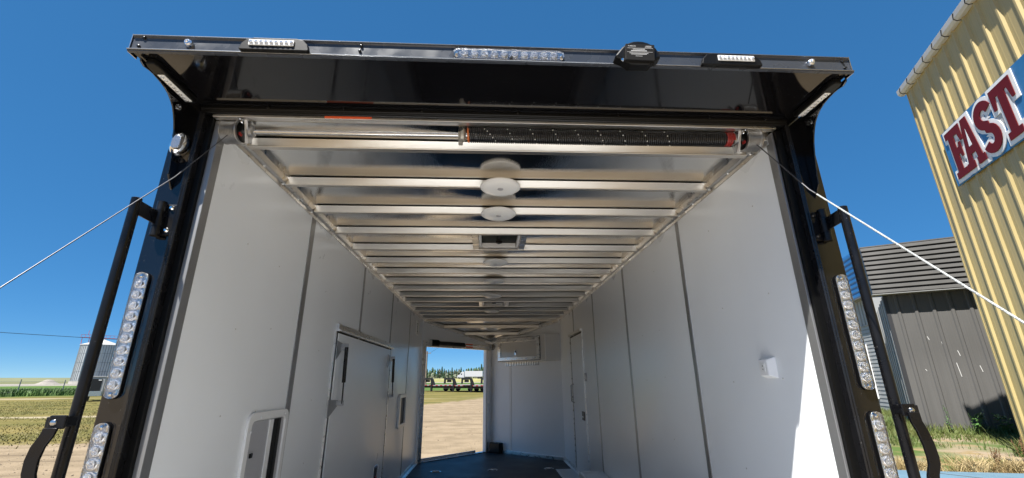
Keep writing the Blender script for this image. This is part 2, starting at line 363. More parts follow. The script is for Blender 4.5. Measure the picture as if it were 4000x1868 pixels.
# ------------------------------------------------------------------ ground and setting
def struct(name, mb, m, smooth=0, fix=True):
    return solo(name, mb, m, (0, 0, 0), smooth, kind='structure', fix=fix)
g = MB(); ext = 5000.0
g.add([(-ext, -ext, 0), (ext, -ext, 0), (ext, ext, 0), (-ext, ext, 0)], [(0, 1, 2, 3)])
struct('ground', g, 'ground')
p = MB()
pad = [(6.0, 9.25), (7.88, 8.82), (8.68, 8.61), (9.88, 8.34), (16.0, 6.9), (14.5, 1.5), (5.0, 1.5)]
p.prism(pad, 'z', -0.1, 0.05)
struct('concrete_pad', p, 'pad_blue')
p = MB(); p.tube([(8.25, 8.6, 0.052), (8.7, 8.0, 0.052), (9.2, 7.2, 0.052), (9.3, 5.0, 0.052)], 0.006, 4)
cr = solo('concrete_crack', p, 'dark_void', kind='structure')
b = MB(); b.prism([(245, 0), (252, 1.7), (420, 2.2), (460, 0)], 'x', -120, 60); struct('highway_bank', b, mat('roadside grass', (0.20, 0.19, 0.07), 0.9, var=0.25, vscale=0.15))
b = MB(); b.add([(-120, 252.5, 1.712), (60, 252.5, 1.712), (60, 262, 1.766), (-120, 262, 1.766)], [(0, 1, 2, 3)]); struct('highway', b, mat('grey asphalt', (0.10, 0.10, 0.10), 0.8))
# low distant rise of crop land at the left
b = MB(); b.prism([(700, 0), (900, 5.0), (1500, 7.0), (2500, 2)], 'y', -3200, 3200)
b.v = [(Matrix.Rotation(R(133), 3, 'Z') @ Vector(q)) for q in b.v]
struct('far_field', b, mat('far crop', (0.13, 0.135, 0.065), 0.95, var=0.2, vscale=0.02))

# ------------------------------------------------------------------ the trailer
A_trail = cam_axes(0.318085716, 0.0575387, -0.0102551596)
Rt = A_world @ A_trail.transposed()          # the trailer sits a third of a degree off level on the yard
BASE = Vector((0.07, 4.5, 0.0))
trailer = thing('enclosed_trailer', 'black enclosed car trailer seen through its open rear, white walls and aluminium ceiling inside', 'trailer', org=BASE)
trailer.matrix_world = Matrix.Translation(EYE) @ Rt.to_4x4() @ Matrix.Translation(-EYE) @ Matrix.Translation(BASE)
def tp(name, mb, m, **k): return part(name, mb, m, trailer, **k)
LX, RX, Y0, FZ = -1.10, 1.24, 1.565, 0.55
SEAMS = [1.64, 2.623, 3.843, 5.063, 6.283, 7.503]
VA, VB, VC = Vector((LX, 7.503, 0)), Vector((0.07, 8.60, 0)), Vector((RX, 7.503, 0))
# floor
f = MB(); f.prism([(LX, 1.56), (RX, 1.56), (RX, 7.5), (0.07, 8.6), (LX, 7.5)], 'z', FZ-0.06, FZ); tp('floor', f, 'black_rubber')
# body skins outside
f = MB(); f.prism([(LX-0.14, 1.60), (LX-0.022, 1.60), (LX-0.022, 7.46), (LX-0.14, 7.46)], 'z', 0.42, 2.86); tp('body_side', f, 'black_gloss')
f = MB(); f.prism([(RX+0.022, 1.60), (RX+0.145, 1.60), (RX+0.145, 7.46), (RX+0.022, 7.46)], 'z', 0.42, 2.86); tp('body_side', f, 'black_gloss')
f = MB(); f.box(LX-0.14, RX+0.145, 1.60, 7.52, 2.862, 2.90); tp('roof', f, 'black_gloss')
f = MB()
f.add([(LX-0.1, 7.52, 2.90), (RX+0.1, 7.52, 2.90), (0.07, 8.72, 2.60), (LX-0.1, 7.52, 2.86), (RX+0.1, 7.52, 2.86), (0.07, 8.72, 2.56)], [(0, 1, 2), (3, 5, 4), (0, 3, 4, 1), (1, 4, 5, 2), (2, 5, 3, 0)])
tp('nose_roof', f, 'black_gloss')
# wall panels between the seams, and the seam mouldings
for sx, xi, xo in ((-1, LX, LX-0.02), (1, RX, RX+0.02)):
    for i in range(5):
        y0, y1 = SEAMS[i]+0.004, SEAMS[i+1]-0.004
        f = MB(); f.box(min(xi, xo), max(xi, xo), y0, y1, FZ-0.02, 2.80); tp('wall_panel', f, 'wall_white')
    for i in range(1, 5):
        hw = 0.030 if sx < 0 and i == 1 else 0.022
        f = MB(); f.box(xi-0.018 if sx < 0 else xi-0.004, xi+0.004 if sx < 0 else xi+0.018, SEAMS[i]-hw, SEAMS[i]+hw, FZ, 2.735)
        tp('seam_moulding', f, 'batten', bevel=0.002)
# cove trims along the tops of the walls, base trims along the floor
for sx, xi in ((-1, LX), (1, RX)):
    q = lambda a, z: (xi - sx*a, z)
    f = MB(); f.prism([q(0, 2.727), q(0.006, 2.727), q(0.010, 2.745), q(0.028, 2.748), q(0.040, 2.772), q(0.040, 2.796), q(0, 2.796)], 'y', 1.625, 7.50)
    tp('cove_trim', f, 'alu', bevel=0.002)
    f = MB(); f.prism([q(0, FZ), q(0.035, FZ), q(0.035, FZ+0.008), q(0.008, FZ+0.012), q(0.008, FZ+0.06), q(0, FZ+0.06)], 'y', 5.3, 7.49)
    tp('base_trim', f, 'alu', bevel=0.002)
# cove screws and wall screws: too small to pick apart
def screws(pts, r, axis, name='screw_heads'):
    f = MB()
    for q in pts:
        o = len(f.v); f.lathe([(r, -0.002), (r, 0.0), (r*0.6, r*0.45)], (0, 0, 0), 'z', 6)
        Rm = Vector(axis).to_track_quat('Z', 'Y').to_matrix()
        f.v[o:] = [tuple(Rm @ Vector(v)+Vector(q)) for v in f.v[o:]]
    return f
tp('screw_heads', screws([(LX+0.0135, 1.75+0.2*i, 2.746) for i in range(28)], 0.006, (1, 0, -0.3)), 'screw', kind='stuff')
tp('screw_heads', screws([(RX-0.0135, 1.75+0.2*i, 2.746) for i in range(28)], 0.006, (-1, 0, -0.3)), 'screw', kind='stuff')
tp('screw_heads', screws([(LX, y+rnd.uniform(-.03, .03), z+rnd.uniform(-.04, .04)) for y in (1.98, 2.30, 2.95, 6.5, 6.9, 7.3) for z in (1.25, 1.65, 1.98, 2.35)], 0.0045, (1, 0, 0)), 'screw', kind='stuff')
tp('screw_heads', screws([(RX, y+rnd.uniform(-.03, .03), z+rnd.uniform(-.04, .04)) for y in (1.85, 2.22, 3.1, 3.5, 4.3, 5.4) for z in (0.95, 1.35, 1.72, 2.10, 2.5)], 0.0045, (-1, 0, 0)), 'screw', kind='stuff')

# ceiling: bows and one sheet of aluminium in each bay
CZ = 2.79
bow_y = [1.755+0.39*i for i in range(15)]
bow = None
for i, y in enumerate(bow_y):
    f = MB(); f.prism([(y, CZ-0.0035), (y-0.014, CZ-0.051), (y-0.012, CZ-0.055), (y+0.016, CZ-0.055), (y+0.018, CZ-0.051), (y+0.030, CZ+0.004), (y+0.024, CZ+0.004), (y+0.018, CZ-0.0035)], 'x', LX+0.034, RX-0.034)
    if bow is None: bow = tp('ceiling_bow', f, 'alu_rib', bevel=0.0015)
    else: copy_part(bow, (0, 0.39*i, 0))
for i in range(16):
    y0 = 1.60 if i == 0 else bow_y[i-1]+0.027; y1 = bow_y[i]+0.001 if i < 15 else 7.50
    ph = [rnd.uniform(0, 6.3) for _ in range(6)]; amp = 0.0030 if i < 3 else 0.0052
    def sheet(u, v, y0=y0, y1=y1, ph=ph, amp=amp, i=i):
        x = LX+0.04+(RX-LX-0.08)*u; y = y0+(y1-y0)*v
        edge = math.sin(PI*min(1, max(0, v)))
        xs = min(1, min(u, 1-u)/0.06)
        z = -0.004*edge*math.sin(PI*u)
        z += amp*edge*(math.sin(2.1*x*2+ph[0])*0.6+math.sin(5.0*x+ph[1]+2*v)*0.35+math.sin(9*x+ph[2])*0.12)
        z += 0.006*math.exp(-((x-0.06)/0.28)**2)*edge*math.sin(PI*2*v*0.9+ph[3]*0.25)*(0.5 if i in (1, 2) else 1)
        return (x, y, CZ+0.002+z*xs)
    f = MB(); f.grid(sheet, 90, 10)
    tp('ceiling_sheet', f, 'alu_sheet', smooth=60)
# sloping nose ceiling
f = MB(); n = 12
vs = []; idx = {}
for a in range(n+1):
    for c in range(n+1-a):
        q = Vector((LX, 7.50, 2.775))*(1-a/n-c/n)+Vector((RX, 7.50, 2.775))*(a/n)+Vector((0.07, 8.59, 2.475))*(c/n)
        q.z += 0.006*math.sin(7*q.x+3)*math.sin(8*q.y); idx[a, c] = len(vs); vs.append(q)
fs = []
for a in range(n):
    for c in range(n-a):
        fs.append((idx[a, c], idx[a+1, c], idx[a, c+1]))
        if a+c < n-1: fs.append((idx[a+1, c], idx[a+1, c+1], idx[a, c+1]))
f.add(vs, fs); tp('ceiling_sheet', f, 'alu_sheet', smooth=60)
for t in (0.0, 0.26, 0.56):
    y = 7.50+1.09*t; z = 2.768-0.30*t; hw = (RX-LX)/2*(1-t)-0.02
    f = MB(); f.box(0.07-hw, 0.07+hw, y-0.015, y+0.02, z-0.045, z+0.004); tp('ceiling_bow', f, 'alu_rib', bevel=0.002)
# coves of the nose
for a, c2 in ((VA, VB), (VC, VB)):
    f = MB(); f.bar((a.x*0.985+0.07*0.015, a.y, 2.735), (c2.x, c2.y-0.02, 2.435), 0.05, 0.05); tp('cove_trim', f, 'alu', bevel=0.004)

# interior dome lamps
lamp = None
for y in (2.115, 2.505, 3.66, 4.41, 5.235, 6.41):
    if lamp is None:
        f = MB(); f.lathe([(0.10, 0.0), (0.107, -0.003), (0.108, -0.010), (0.100, -0.016)], (0.062, y, 2.737), 'z', 40); lamp = tp('dome_lamp', f, 'white_trim', smooth=40)
        f = MB(); f.lathe([(0.099, -0.0165), (0.094, -0.020), (0.080, -0.024), (0.055, -0.027), (0.025, -0.028)], (0.062, y, 2.737), 'z', 40); part('lens', f, 'lamp_white', lamp, smooth=60)
        f = MB(); f.lathe([(0.016, -0.0285), (0.014, -0.032), (0.006, -0.033)], (0.062, y-0.02, 2.737), 'z', 16); part('switch_button', f, 'grey_pane', lamp, smooth=40)
        y_l = y
    else: copy_part(lamp, (0, y-y_l, 0))
# roof vents
for (y0, y1) in ((2.948, 3.275), (5.678, 6.005)):
    f = MB(); f.prism([(-0.072, 2.747), (-0.072, 2.739), (-0.118, 2.739), (-0.118, 2.786), (-0.110, 2.786), (-0.110, 2.747)], 'y', y0, y1+0.03); v = tp('roof_vent', f, 'alu', bevel=0.0015)
    f = MB(); f.prism([(0.237, 2.747), (0.237, 2.739), (0.283, 2.739), (0.283, 2.786), (0.275, 2.786), (0.275, 2.747)], 'y', y0, y1+0.03); part('vent_flange', f, 'alu', v, bevel=0.0015)
    f = MB(); f.box(-0.108, 0.273, y1-0.004, y1+0.006, 2.742, 2.784); part('vent_frame', f, 'steel', v, bevel=0.001)
    f = MB(); f.box(-0.069, -0.052, y0+0.002, y1-0.006, 2.745, 2.784); part('vent_frame', f, 'white_trim', v, bevel=0.002)
    f = MB(); f.box(0.217, 0.234, y0+0.002, y1-0.006, 2.745, 2.784); part('vent_frame', f, 'white_trim', v, bevel=0.002)
    f = MB(); f.box(-0.049, 0.214, y1-0.020, y1-0.006, 2.747, 2.780); part('vent_frame', f, 'white_trim', v, bevel=0.002)
    f = MB(); f.box(-0.051, 0.216, y0+0.002, y1-0.021, 2.7795, 2.7835); part('vent_lid', f, 'vent_dark', v)
    f = MB(); f.box(0.076, 0.090, y0+0.004, y1-0.022, 2.769, 2.7785); part('crossbar', f, 'black_plastic', v)
    f = MB(); f.lathe([(0.030, 0.0), (0.028, -0.008), (0.02, -0.012)], (0.083, y1-0.09, 2.768), 'z', 16); part('crank_knob', f, 'black_plastic', v, smooth=40)

# rear frame: corner posts
for sx in (-1, 1):
    xw = LX if sx < 0 else RX
    k = lambda a: xw+sx*a        # a: distance outward from the inner wall face
    W = (0.022, 0.042, 0.064, 0.153) if sx < 0 else (0.008, 0.036, 0.056, 0.151)
    f = MB(); f.prism([(k(W[2]), Y0), (k(W[3]-0.004), Y0), (k(W[3]), Y0+0.004), (k(W[3]), Y0+0.036), (k(W[2]), Y0+0.036)], 'z', 0.40, 2.816); post = tp('corner_post', f, 'black_gloss', bevel=0.003)
    f = MB(); f.prism([(k(W[1]), Y0-0.006), (k(W[1]+0.005), Y0-0.010), (k(W[1]+0.010), Y0-0.006), (k(W[1]+0.015), Y0-0.010), (k(W[2]-0.001), Y0-0.006), (k(W[2]-0.001), Y0+0.034), (k(W[1]), Y0+0.034)], 'z', 0.40, 2.780); part('ridged_edge', f, 'black_extrusion', post, bevel=0.001)
    f = MB(); a, c2 = sorted((k(W[0]), k(W[1]-0.001))); f.box(a, c2, Y0+0.020, Y0+0.075, 0.45, 2.772); part('door_seal', f, 'black_plastic', post)
    f = MB(); a, c2 = sorted((k(W[0]-0.001), k(-0.003))); f.box(a, c2, Y0+0.035, Y0+0.079, FZ, 2.769); tp('door_jamb', f, 'jamb', bevel=0.002)
# header
f = MB(); f.prism([(Y0+0.006, 2.785), (Y0, 2.789), (Y0+0.005, 2.793), (Y0, 2.797), (Y0+0.005, 2.801), (Y0, 2.806), (Y0, 2.816), (Y0+0.036, 2.816), (Y0+0.036, 2.785)], 'x', LX-0.075, RX+0.092)
hd = tp('header', f, 'black_plastic', bevel=0.001)
f = MB(); f.box(LX-0.02, RX+0.007, Y0+0.008, Y0+0.034, 2.772, 2.7845); tp('door_jamb', f, 'alu', bevel=0.002)
f = MB(); f.box(LX-0.02, RX+0.007, Y0+0.0365, 1.62, 2.782, 2.86); tp('header_backing', f, 'alu_rib')
f = MB(); f.box(-0.675, -0.485, Y0+0.0055, Y0+0.0075, 2.7755, 2.7838); tp('warning_sticker', f, 'orange_tape')
# spoiler over the door
SX0, SX1, SY = LX-0.122, RX+0.105, 1.265
f = MB(); f.prism([(SY-0.010, 2.812), (SY-0.012, 2.820), (SY-0.004, 2.826), (SY, 2.829), (SY, 2.874), (SY-0.005, 2.878), (SY-0.006, 2.884), (SY, 2.890), (SY+0.004, 2.890), (SY+0.002, 2.812)], 'x', SX0, SX1)
sp = tp('spoiler', f, 'spoiler_face', bevel=0.0012)
f = MB(); f.tube([(SX0+0.002, SY-0.0135, 2.8175), (SX1-0.002, SY-0.0125, 2.8175)], 0.0022, 8); part('bottom_lip', f, 'lip', sp, smooth=40)  # lit edge of the extrusion put in as a bright line
f = MB(); f.tube([(SX0+0.002, SY-0.0075, 2.881), (SX1-0.002, SY-0.0065, 2.881)], 0.0014, 8); part('top_lip', f, 'lip', sp, smooth=40)
f = MB(); f.box(SX0+0.01, SX1-0.01, SY+0.0045, Y0+0.036, 2.8165, 2.8205); part('underside_panel', f, 'black_gloss', sp)
f = MB(); f.box(SX0+0.01, SX1-0.01, SY+0.0045, Y0+0.04, 2.884, 2.889); part('top_panel', f, 'black_gloss', sp)
f = MB(); f.box(SX0-0.003, SX0-0.0005, SY-0.004, SY+0.034, 2.814, 2.888); part('end_cap', f, 'steel', sp)
f = MB(); f.box(SX1+0.0005, SX1+0.003, SY-0.004, SY+0.034, 2.814, 2.888); part('end_cap', f, 'steel', sp)
fin = [(1.286, 2.812), (1.29, 2.800), (1.308, 2.792), (1.335, 2.796), (1.355, 2.796), (1.385, 2.792), (1.409, 2.786), (1.434, 2.775), (1.452, 2.761), (1.470, 2.742), (1.481, 2.722), (1.493, 2.695), (1.503, 2.665), (1.515, 2.61), (1.524, 2.55), (1.530, 2.49), (1.564, 2.44), (1.564, 2.812)]
for x0, x1 in ((LX-0.103, LX-0.097), (RX+0.097, RX+0.103)):
    f = MB(); f.prism(fin, 'x', x0, x1); fo = part('side_fin', f, 'black_gloss', sp, bevel=0.002)
    xs = x1+0.0005 if x0 < 0 else x0-0.0005
    f = MB(); f.lathe([(0.0125, -0.003), (0.0125, 0.003), (0.009, 0.004), (0.009, -0.003)], (xs, 1.495, 2.757), 'x', 18); part('fin_grommet', f, 'chrome', sp, smooth=40)
# corner flood lamps under the spoiler, rear loading lamps on its face
def flood(x, y0, y1, zt, down=True, sgn=1):
    f = MB(); xa, xb = (x-0.022, x+0.022)
    f.prism([(xa, y0-0.035), (xa+0.008, y0-0.055), (xb-0.008, y0-0.055), (xb, y0-0.035), (xb, y1+0.012), (xa, y1+0.012)], 'z', zt-0.022, zt-0.0005)
    lp = tp('loading_lamp', f, 'black_plastic', bevel=0.004)
    f = MB(); f.box(x-0.0115, x+0.0115, y0, y1, zt-0.026, zt-0.0225); part('lens_strip', f, 'led_white', lp, bevel=0.001)
    n = 8; led = None
    for i in range(n):
        yy = y0+(y1-y0)*(i+0.5)/n
        if led is None:
            f = MB(); f.lathe([(0.0065, 0), (0.0055, -0.003), (0.002, -0.0045)], (x, yy, zt-0.0265), 'z', 12); led = part('led', f, 'lens', lp, smooth=50); yl = yy
        else:
            c = led.copy(); COL.objects.link(c); c.parent = lp; c.location = Vector(led.location)+Vector((0, yy-yl, 0))
flood(LX-0.072, 1.350, 1.505, 2.8163); flood(RX+0.072, 1.350, 1.505, 2.8163)
def rear_lamp(xa, xb, sa, sb, z):
    f = MB(); h0, h1 = z-0.026, z+0.024
    f.prism([(xa, h0+0.004), (xa+0.004, h0), (xb-0.004, h0), (xb, h0+0.004), (xb-0.006, h0+0.026), (xb-0.022, h1-0.006), (xb-0.045, h1), (xa+0.045, h1), (xa+0.022, h1-0.006), (xa+0.006, h0+0.026)], 'y', SY-0.030, SY-0.0125)
    lp = tp('loading_lamp', f, 'black_plastic', bevel=0.004)
    f = MB(); f.box(sa, sb, SY-0.0345, SY-0.0305, z-0.010, z+0.012); part('lens_strip', f, 'led_white', lp, bevel=0.001)
    n = 9; led = None
    for i in range(n):
        xx = sa+(sb-sa)*(i+0.5)/n
        if led is None:
            f = MB(); f.lathe([(0.0065, 0), (0.0055, -0.003), (0.002, -0.0045)], (xx, SY-0.035, z+0.001), 'y', 12); led = part('led', f, 'lens', lp, smooth=50); xl = xx
        else:
            c = led.copy(); COL.objects.link(c); c.parent = lp; c.location = Vector(led.location)+Vector((xx-xl, 0, 0))
rear_lamp(-0.850, -0.617, -0.817, -0.667, 2.842); rear_lamp(0.760, 0.985, 0.820, 0.955, 2.838)
for x in (-1.03, 1.188):
    f = MB(); f.lathe([(0.0135, 0), (0.0135, -0.006), (0.012, -0.010)], (x, SY-0.0005, 2.852), 'y', 20); ml = tp('marker_lamp', f, 'chrome', smooth=35)
    f = MB(); f.lathe([(0.011, -0.0105), (0.0095, -0.017), (0.006, -0.020), (0.002, -0.021)], (x, SY-0.0005, 2.852), 'y', 20); part('lens', f, 'lens', ml, smooth=60)
def capsule(x0, x1, z0, z1, n=10):
    """rounded bar outline in (x, z)"""
    if x1-x0 > z1-z0:
        r = (z1-z0)/2; zc = (z0+z1)/2
        return [(x1-r+r*math.cos(t), zc+r*math.sin(t)) for t in np.linspace(-PI/2, PI/2, n)]+[(x0+r+r*math.cos(t), zc+r*math.sin(t)) for t in np.linspace(PI/2, 3*PI/2, n)]
    r = (x1-x0)/2; xc = (x0+x1)/2
    return [(xc+r*math.cos(t), z1-r+r*math.sin(t)) for t in np.linspace(0, PI, n)]+[(xc+r*math.cos(t), z0+r+r*math.sin(t)) for t in np.linspace(PI, 2*PI, n)]
def light_bar(x0, x1, z0, z1, y):
    vert = z1-z0 > x1-x0
    f = MB(); f.prism(capsule(x0-0.002, x1+0.002, z0-0.002, z1+0.002), 'y', y-0.006, y-0.0005); lb = tp('light_bar', f, 'black_plastic')
    f = MB(); f.prism(capsule(x0, x1, z0, z1), 'y', y-0.0088, y-0.0062); part('reflector_tray', f, 'lens_base', lb, bevel=0.002)
    n = 10; cell = None; wd = (x1-x0) if vert else (z1-z0); L = ((z1-z0) if vert else (x1-x0))-wd*1.15; pit = L/n; rr = min(pit*0.49, wd*0.42)
    for i in range(n):
        t = wd*0.575+pit*(i+0.5)
        c = ((x0+x1)/2, y-0.0091, z1-t) if vert else (x0+t, y-0.0091, (z0+z1)/2)
        if cell is None:
            f = MB(); f.lathe([(rr, 0), (rr*0.97, -0.002), (rr*0.80, -0.0055), (rr*0.5, -0.0082), (rr*0.2, -0.009)], c, 'y', 18); cell = part('lens_cell', f, 'lens', lb, smooth=60); c0 = Vector(c)
        else:
            k = cell.copy(); COL.objects.link(k); k.parent = lb; k.location = Vector(cell.location)+Vector(c)-c0
            k.rotation_euler = (0, rnd.uniform(0, 6.28), 0)
    for e in (0, 1):
        c = ((x0+x1)/2, y-0.0091, (z1-wd*0.33) if e else (z0+wd*0.33)) if vert else ((x0+wd*0.33) if e else (x1-wd*0.33), y-0.0091, (z0+z1)/2)
        f = MB(); f.lathe([(wd*0.16, 0), (wd*0.15, -0.003), (wd*0.08, -0.004)], c, 'y', 12); part('mounting_screw', f, 'chrome', lb, smooth=40)
    f = MB(); f.prism(capsule(x0, x1, z0, z1, 14), 'y', y-0.0200, y-0.0090); part('clear_cover', f, 'clear', lb, bevel=0.004, seg=3, smooth=40)
light_bar(-0.127, 0.265, 2.823, 2.858, SY-0.003)
XL, XR = -1.213, 1.353
for xc in (XL, XR):
    light_bar(xc-0.0205, xc+0.0205, 1.700, 2.118, Y0-0.001)
    light_bar(xc-0.0205, xc+0.0205, 1.205, 1.628, Y0-0.001)
# backup camera with its printed card
cx0, cx1 = 0.436, 0.602
DZC = -0.030
f = MB(); prof = [(cx0, 2.846), (cx0+0.012, 2.862), (cx0+0.020, 2.873), (cx0+0.030, 2.885), (cx0+0.042, 2.896), (cx0+0.055, 2.904), (cx0+0.070, 2.910), (cx0+0.088, 2.912), (cx0+0.106, 2.911), (cx0+0.122, 2.906), (cx0+0.138, 2.897), (cx0+0.150, 2.883), (cx0+0.158, 2.866), (cx1-0.004, 2.850), (cx1-0.004, 2.842), (cx0+0.138, 2.832), (cx0+0.124, 2.814), (cx0+0.048, 2.814), (cx0+0.028, 2.832)]
f.prism([(a, b+DZC) for a, b in prof], 'y', SY-0.055, SY-0.0125)
bc = tp('backup_camera', f, 'black_plastic', bevel=0.006)
f = MB(); f.prism([(0.474, 2.888+DZC), (0.576, 2.886+DZC), (0.570, 2.818+DZC), (0.468, 2.820+DZC)], 'y', SY-0.066, SY-0.0555); part('printed_card', f, mat('matt black card', (0.007, 0.0065, 0.006), 0.6, spec=0.15), bc, bevel=0.001)
def text_line(xa, xb, z, h):
    f = MB(); f.box(xa-0.016, xb-0.016, SY-0.0668, SY-0.0662, z-h/2+DZC, z+h/2+DZC); return f
cu = bpy.data.curves.new('print', 'FONT'); cu.body = 'FURRION'; cu.size = 0.0065; cu.extrude = 0.0002
to = bpy.data.objects.new('print', cu); COL.objects.link(to); dg = bpy.context.evaluated_depsgraph_get()
tme = bpy.data.meshes.new_from_object(to.evaluated_get(dg)); bpy.data.objects.remove(to)
f = MB(); f.add([(0.481+v.co.x, SY-0.0665-v.co.z, 2.8755+DZC+v.co.y) for v in tme.vertices], [tuple(q.vertices) for q in tme.polygons]); part('printed_word', f, 'text_white', bc, fix=False)
for xa, xb, z, h in ((0.560, 0.580, 2.8785, 0.0014), (0.556, 0.580, 2.8742, 0.0014), (0.494, 0.584, 2.8690, 0.0008), (0.513, 0.556, 2.8645, 0.0020), (0.506, 0.562, 2.8580, 0.0026), (0.492, 0.582, 2.8530, 0.0008), (0.499, 0.566, 2.8478, 0.0016), (0.505, 0.560, 2.8432, 0.0016), (0.520, 0.544, 2.8355, 0.0012)):
    part('printed_line', text_line(xa, xb, z, h), 'text_white', bc)
f = MB(); f.lathe([(0.006, 0), (0.005, -0.004), (0.002, -0.005)], (0.460, SY-0.056, 2.826+DZC), 'y', 12); part('mounting_screw', f, 'chrome', bc, smooth=40)
# bolts on the spoiler face
for x, z in ((-1.185, 2.874), (-1.195, 2.838), (-0.452, 2.868), (-0.455, 2.846), (1.318, 2.866), (1.322, 2.838), (-0.745, 2.825), (0.885, 2.824), (0.075, 2.826)):
    f = MB(); f.lathe([(0.0055, 0), (0.0055, -0.003), (0.004, -0.006), (0.0015, -0.007)], (x, SY-0.0008 if z > 2.83 else SY-0.0115, z), 'y', 10); tp('bolt', f, 'black_screw', smooth=40)
for x in (-0.9, -0.6, -0.28, 0.12, 0.55, 0.95, 1.2):
    f = MB(); f.lathe([(0.005, 0), (0.0045, -0.003), (0.002, -0.004)], (x, Y0-0.0005, 2.811), 'y', 10); tp('bolt', f, 'black_screw', smooth=40)
# chrome licence lamp on the left post
f = MB(); f.lathe([(0.032, 0.0), (0.033, -0.02), (0.030, -0.034), (0.021, -0.045), (0.008, -0.050)], (0, 0, 0), 'y', 26)
f.xf(lambda q: Vector((q.x*0.86-1.196+q.z*0.16, q.y*1.05+Y0-0.002, q.z*1.55+2.625)))
ll = tp('clearance_lamp', f, 'chrome', smooth=60)
f = MB(); f.prism(capsule(-1.204, -1.170, 2.588, 2.648, 6), 'y', Y0-0.055, Y0-0.040); part('lens', f, 'lens_base', ll, bevel=0.003)
f = MB(); f.lathe([(0.010, 0), (0.010, -0.006), (0.007, -0.009)], (-1.188, Y0-0.0005, 2.565), 'y', 14); part('mounting_lug', f, 'black_satin', ll, smooth=40)

# door bar hinges, bars and hold-down handles on both posts
for sx in (-1, 1):
    bxl = -1.207 if sx < 0 else 1.338; z0 = 2.318
    q = lambda a: bxl - sx*a     # a towards the opening
    f = MB(); xs = sorted((q(0.008), q(0.052))); f.box(xs[0], xs[1], Y0-0.0085, Y0-0.0005, z0-0.060, z0+0.060); hg = tp('bar_hinge', f, 'black_satin', bevel=0.003)
    for za, zb in ((z0-0.066, z0-0.031), (z0+0.032, z0+0.066)):
        f = MB(); f.lathe([(0.0155, za), (0.0155, zb)], (bxl-sx*0.003, Y0-0.017, 0), 'z', 20); part('knuckle', f, 'black_satin', hg, smooth=40)
    f = MB(); f.lathe([(0.0165, z0-0.030), (0.0165, z0+0.031)], (bxl-sx*0.003, Y0-0.018, 0), 'z', 20); part('knuckle', f, 'black_satin', hg, smooth=40)
    for zz in (z0+0.045, z0-0.042):
        f = MB(); f.lathe([(0.0095, 0), (0.009, -0.004), (0.005, -0.008)], (q(0.035), Y0-0.009, zz), 'y', 14); part('hex_bolt', f, 'chrome' if sx < 0 else 'black_satin', hg, smooth=40)
    px, py = (-1.196, 1.425) if sx < 0 else (1.315, 1.425)
    f = MB(); f.bar((bxl-sx*0.003, Y0-0.022, z0), (px, py+0.012, z0), 0.007, 0.050); part('arm', f, 'black_satin', hg, bevel=0.0015)
    f = MB(); f.tube([(px, py, 0.62), (px+sx*0.0, py, 2.345)], 0.0152, 18); ob = tp('lock_bar', f, 'black_satin', smooth=40)
    f = MB(); f.lathe([(0.0152, 2.3452), (0.012, 2.347), (0.0125, 2.338)], (px, py, 0), 'z', 18); part('pipe_end', f, 'dark_void', ob, smooth=40)
    hx = (-1.184, -1.184) if sx < 0 else (1.298, 1.298); o = -sx
    f = MB(); cx = -1.183 if sx < 0 else 1.292; f.prism([(cx-0.022, 1.6635), (cx+0.022, 1.6635), (cx+0.022, 1.628), (cx-0.022, 1.628)], 'y', 1.355, 1.363); hl = tp('bar_handle', f, 'black_satin', bevel=0.003)
    f = MB(); f.lathe([(0.0085, 0), (0.0075, -0.003), (0.004, -0.005)], (cx-0.006*(-sx), 1.3545, 1.645), 'y', 14); part('rivet', f, 'steel', hl, smooth=40)
    pts = ((cx, 1.632), (cx+sx*0.006, 1.612), (cx+sx*0.020, 1.585), (cx+sx*0.026, 1.553), (cx+sx*0.024, 1.520), (cx+sx*0.012, 1.485), (cx+sx*0.004, 1.45), (cx-sx*0.004, 1.36), (cx-sx*0.01, 1.22)) if sx < 0 else \
          ((cx, 1.640), (cx+0.002, 1.615), (cx+0.014, 1.585), (cx+0.022, 1.55), (cx+0.025, 1.518), (cx+0.023, 1.495), (cx+0.012, 1.470), (cx+0.004, 1.44), (cx-0.004, 1.36), (cx-0.01, 1.22))
    hw = 0.0175
    vs = []; fs = []
    for (xx, zz) in pts:
        for dx in (-hw, hw):
            for dy in (-0.004, 0.004): vs.append((xx+dx, 1.350+dy-0.0045+0.02*(1.64-zz), zz))
    for i in range(len(pts)-1):
        a = 4*i; c = a+4
        fs += [(a, a+2, c+2, c), (a+1, c+1, c+3, a+3), (a, c, c+1, a+1), (a+2, a+3, c+3, c+2)]
    fs += [(0, 1, 3, 2), (len(vs)-4, len(vs)-2, len(vs)-1, len(vs)-3)]
    f = MB(); f.add(vs, fs); part('handle_strap', f, 'black_satin', hl, smooth=25, bevel=0.001)
    f = MB(); f.bar((cx+sx*0.02, 1.36, 1.645), (px, py-0.004, 1.645), 0.03, 0.028); part('lug', f, 'black_satin', hl, bevel=0.002)

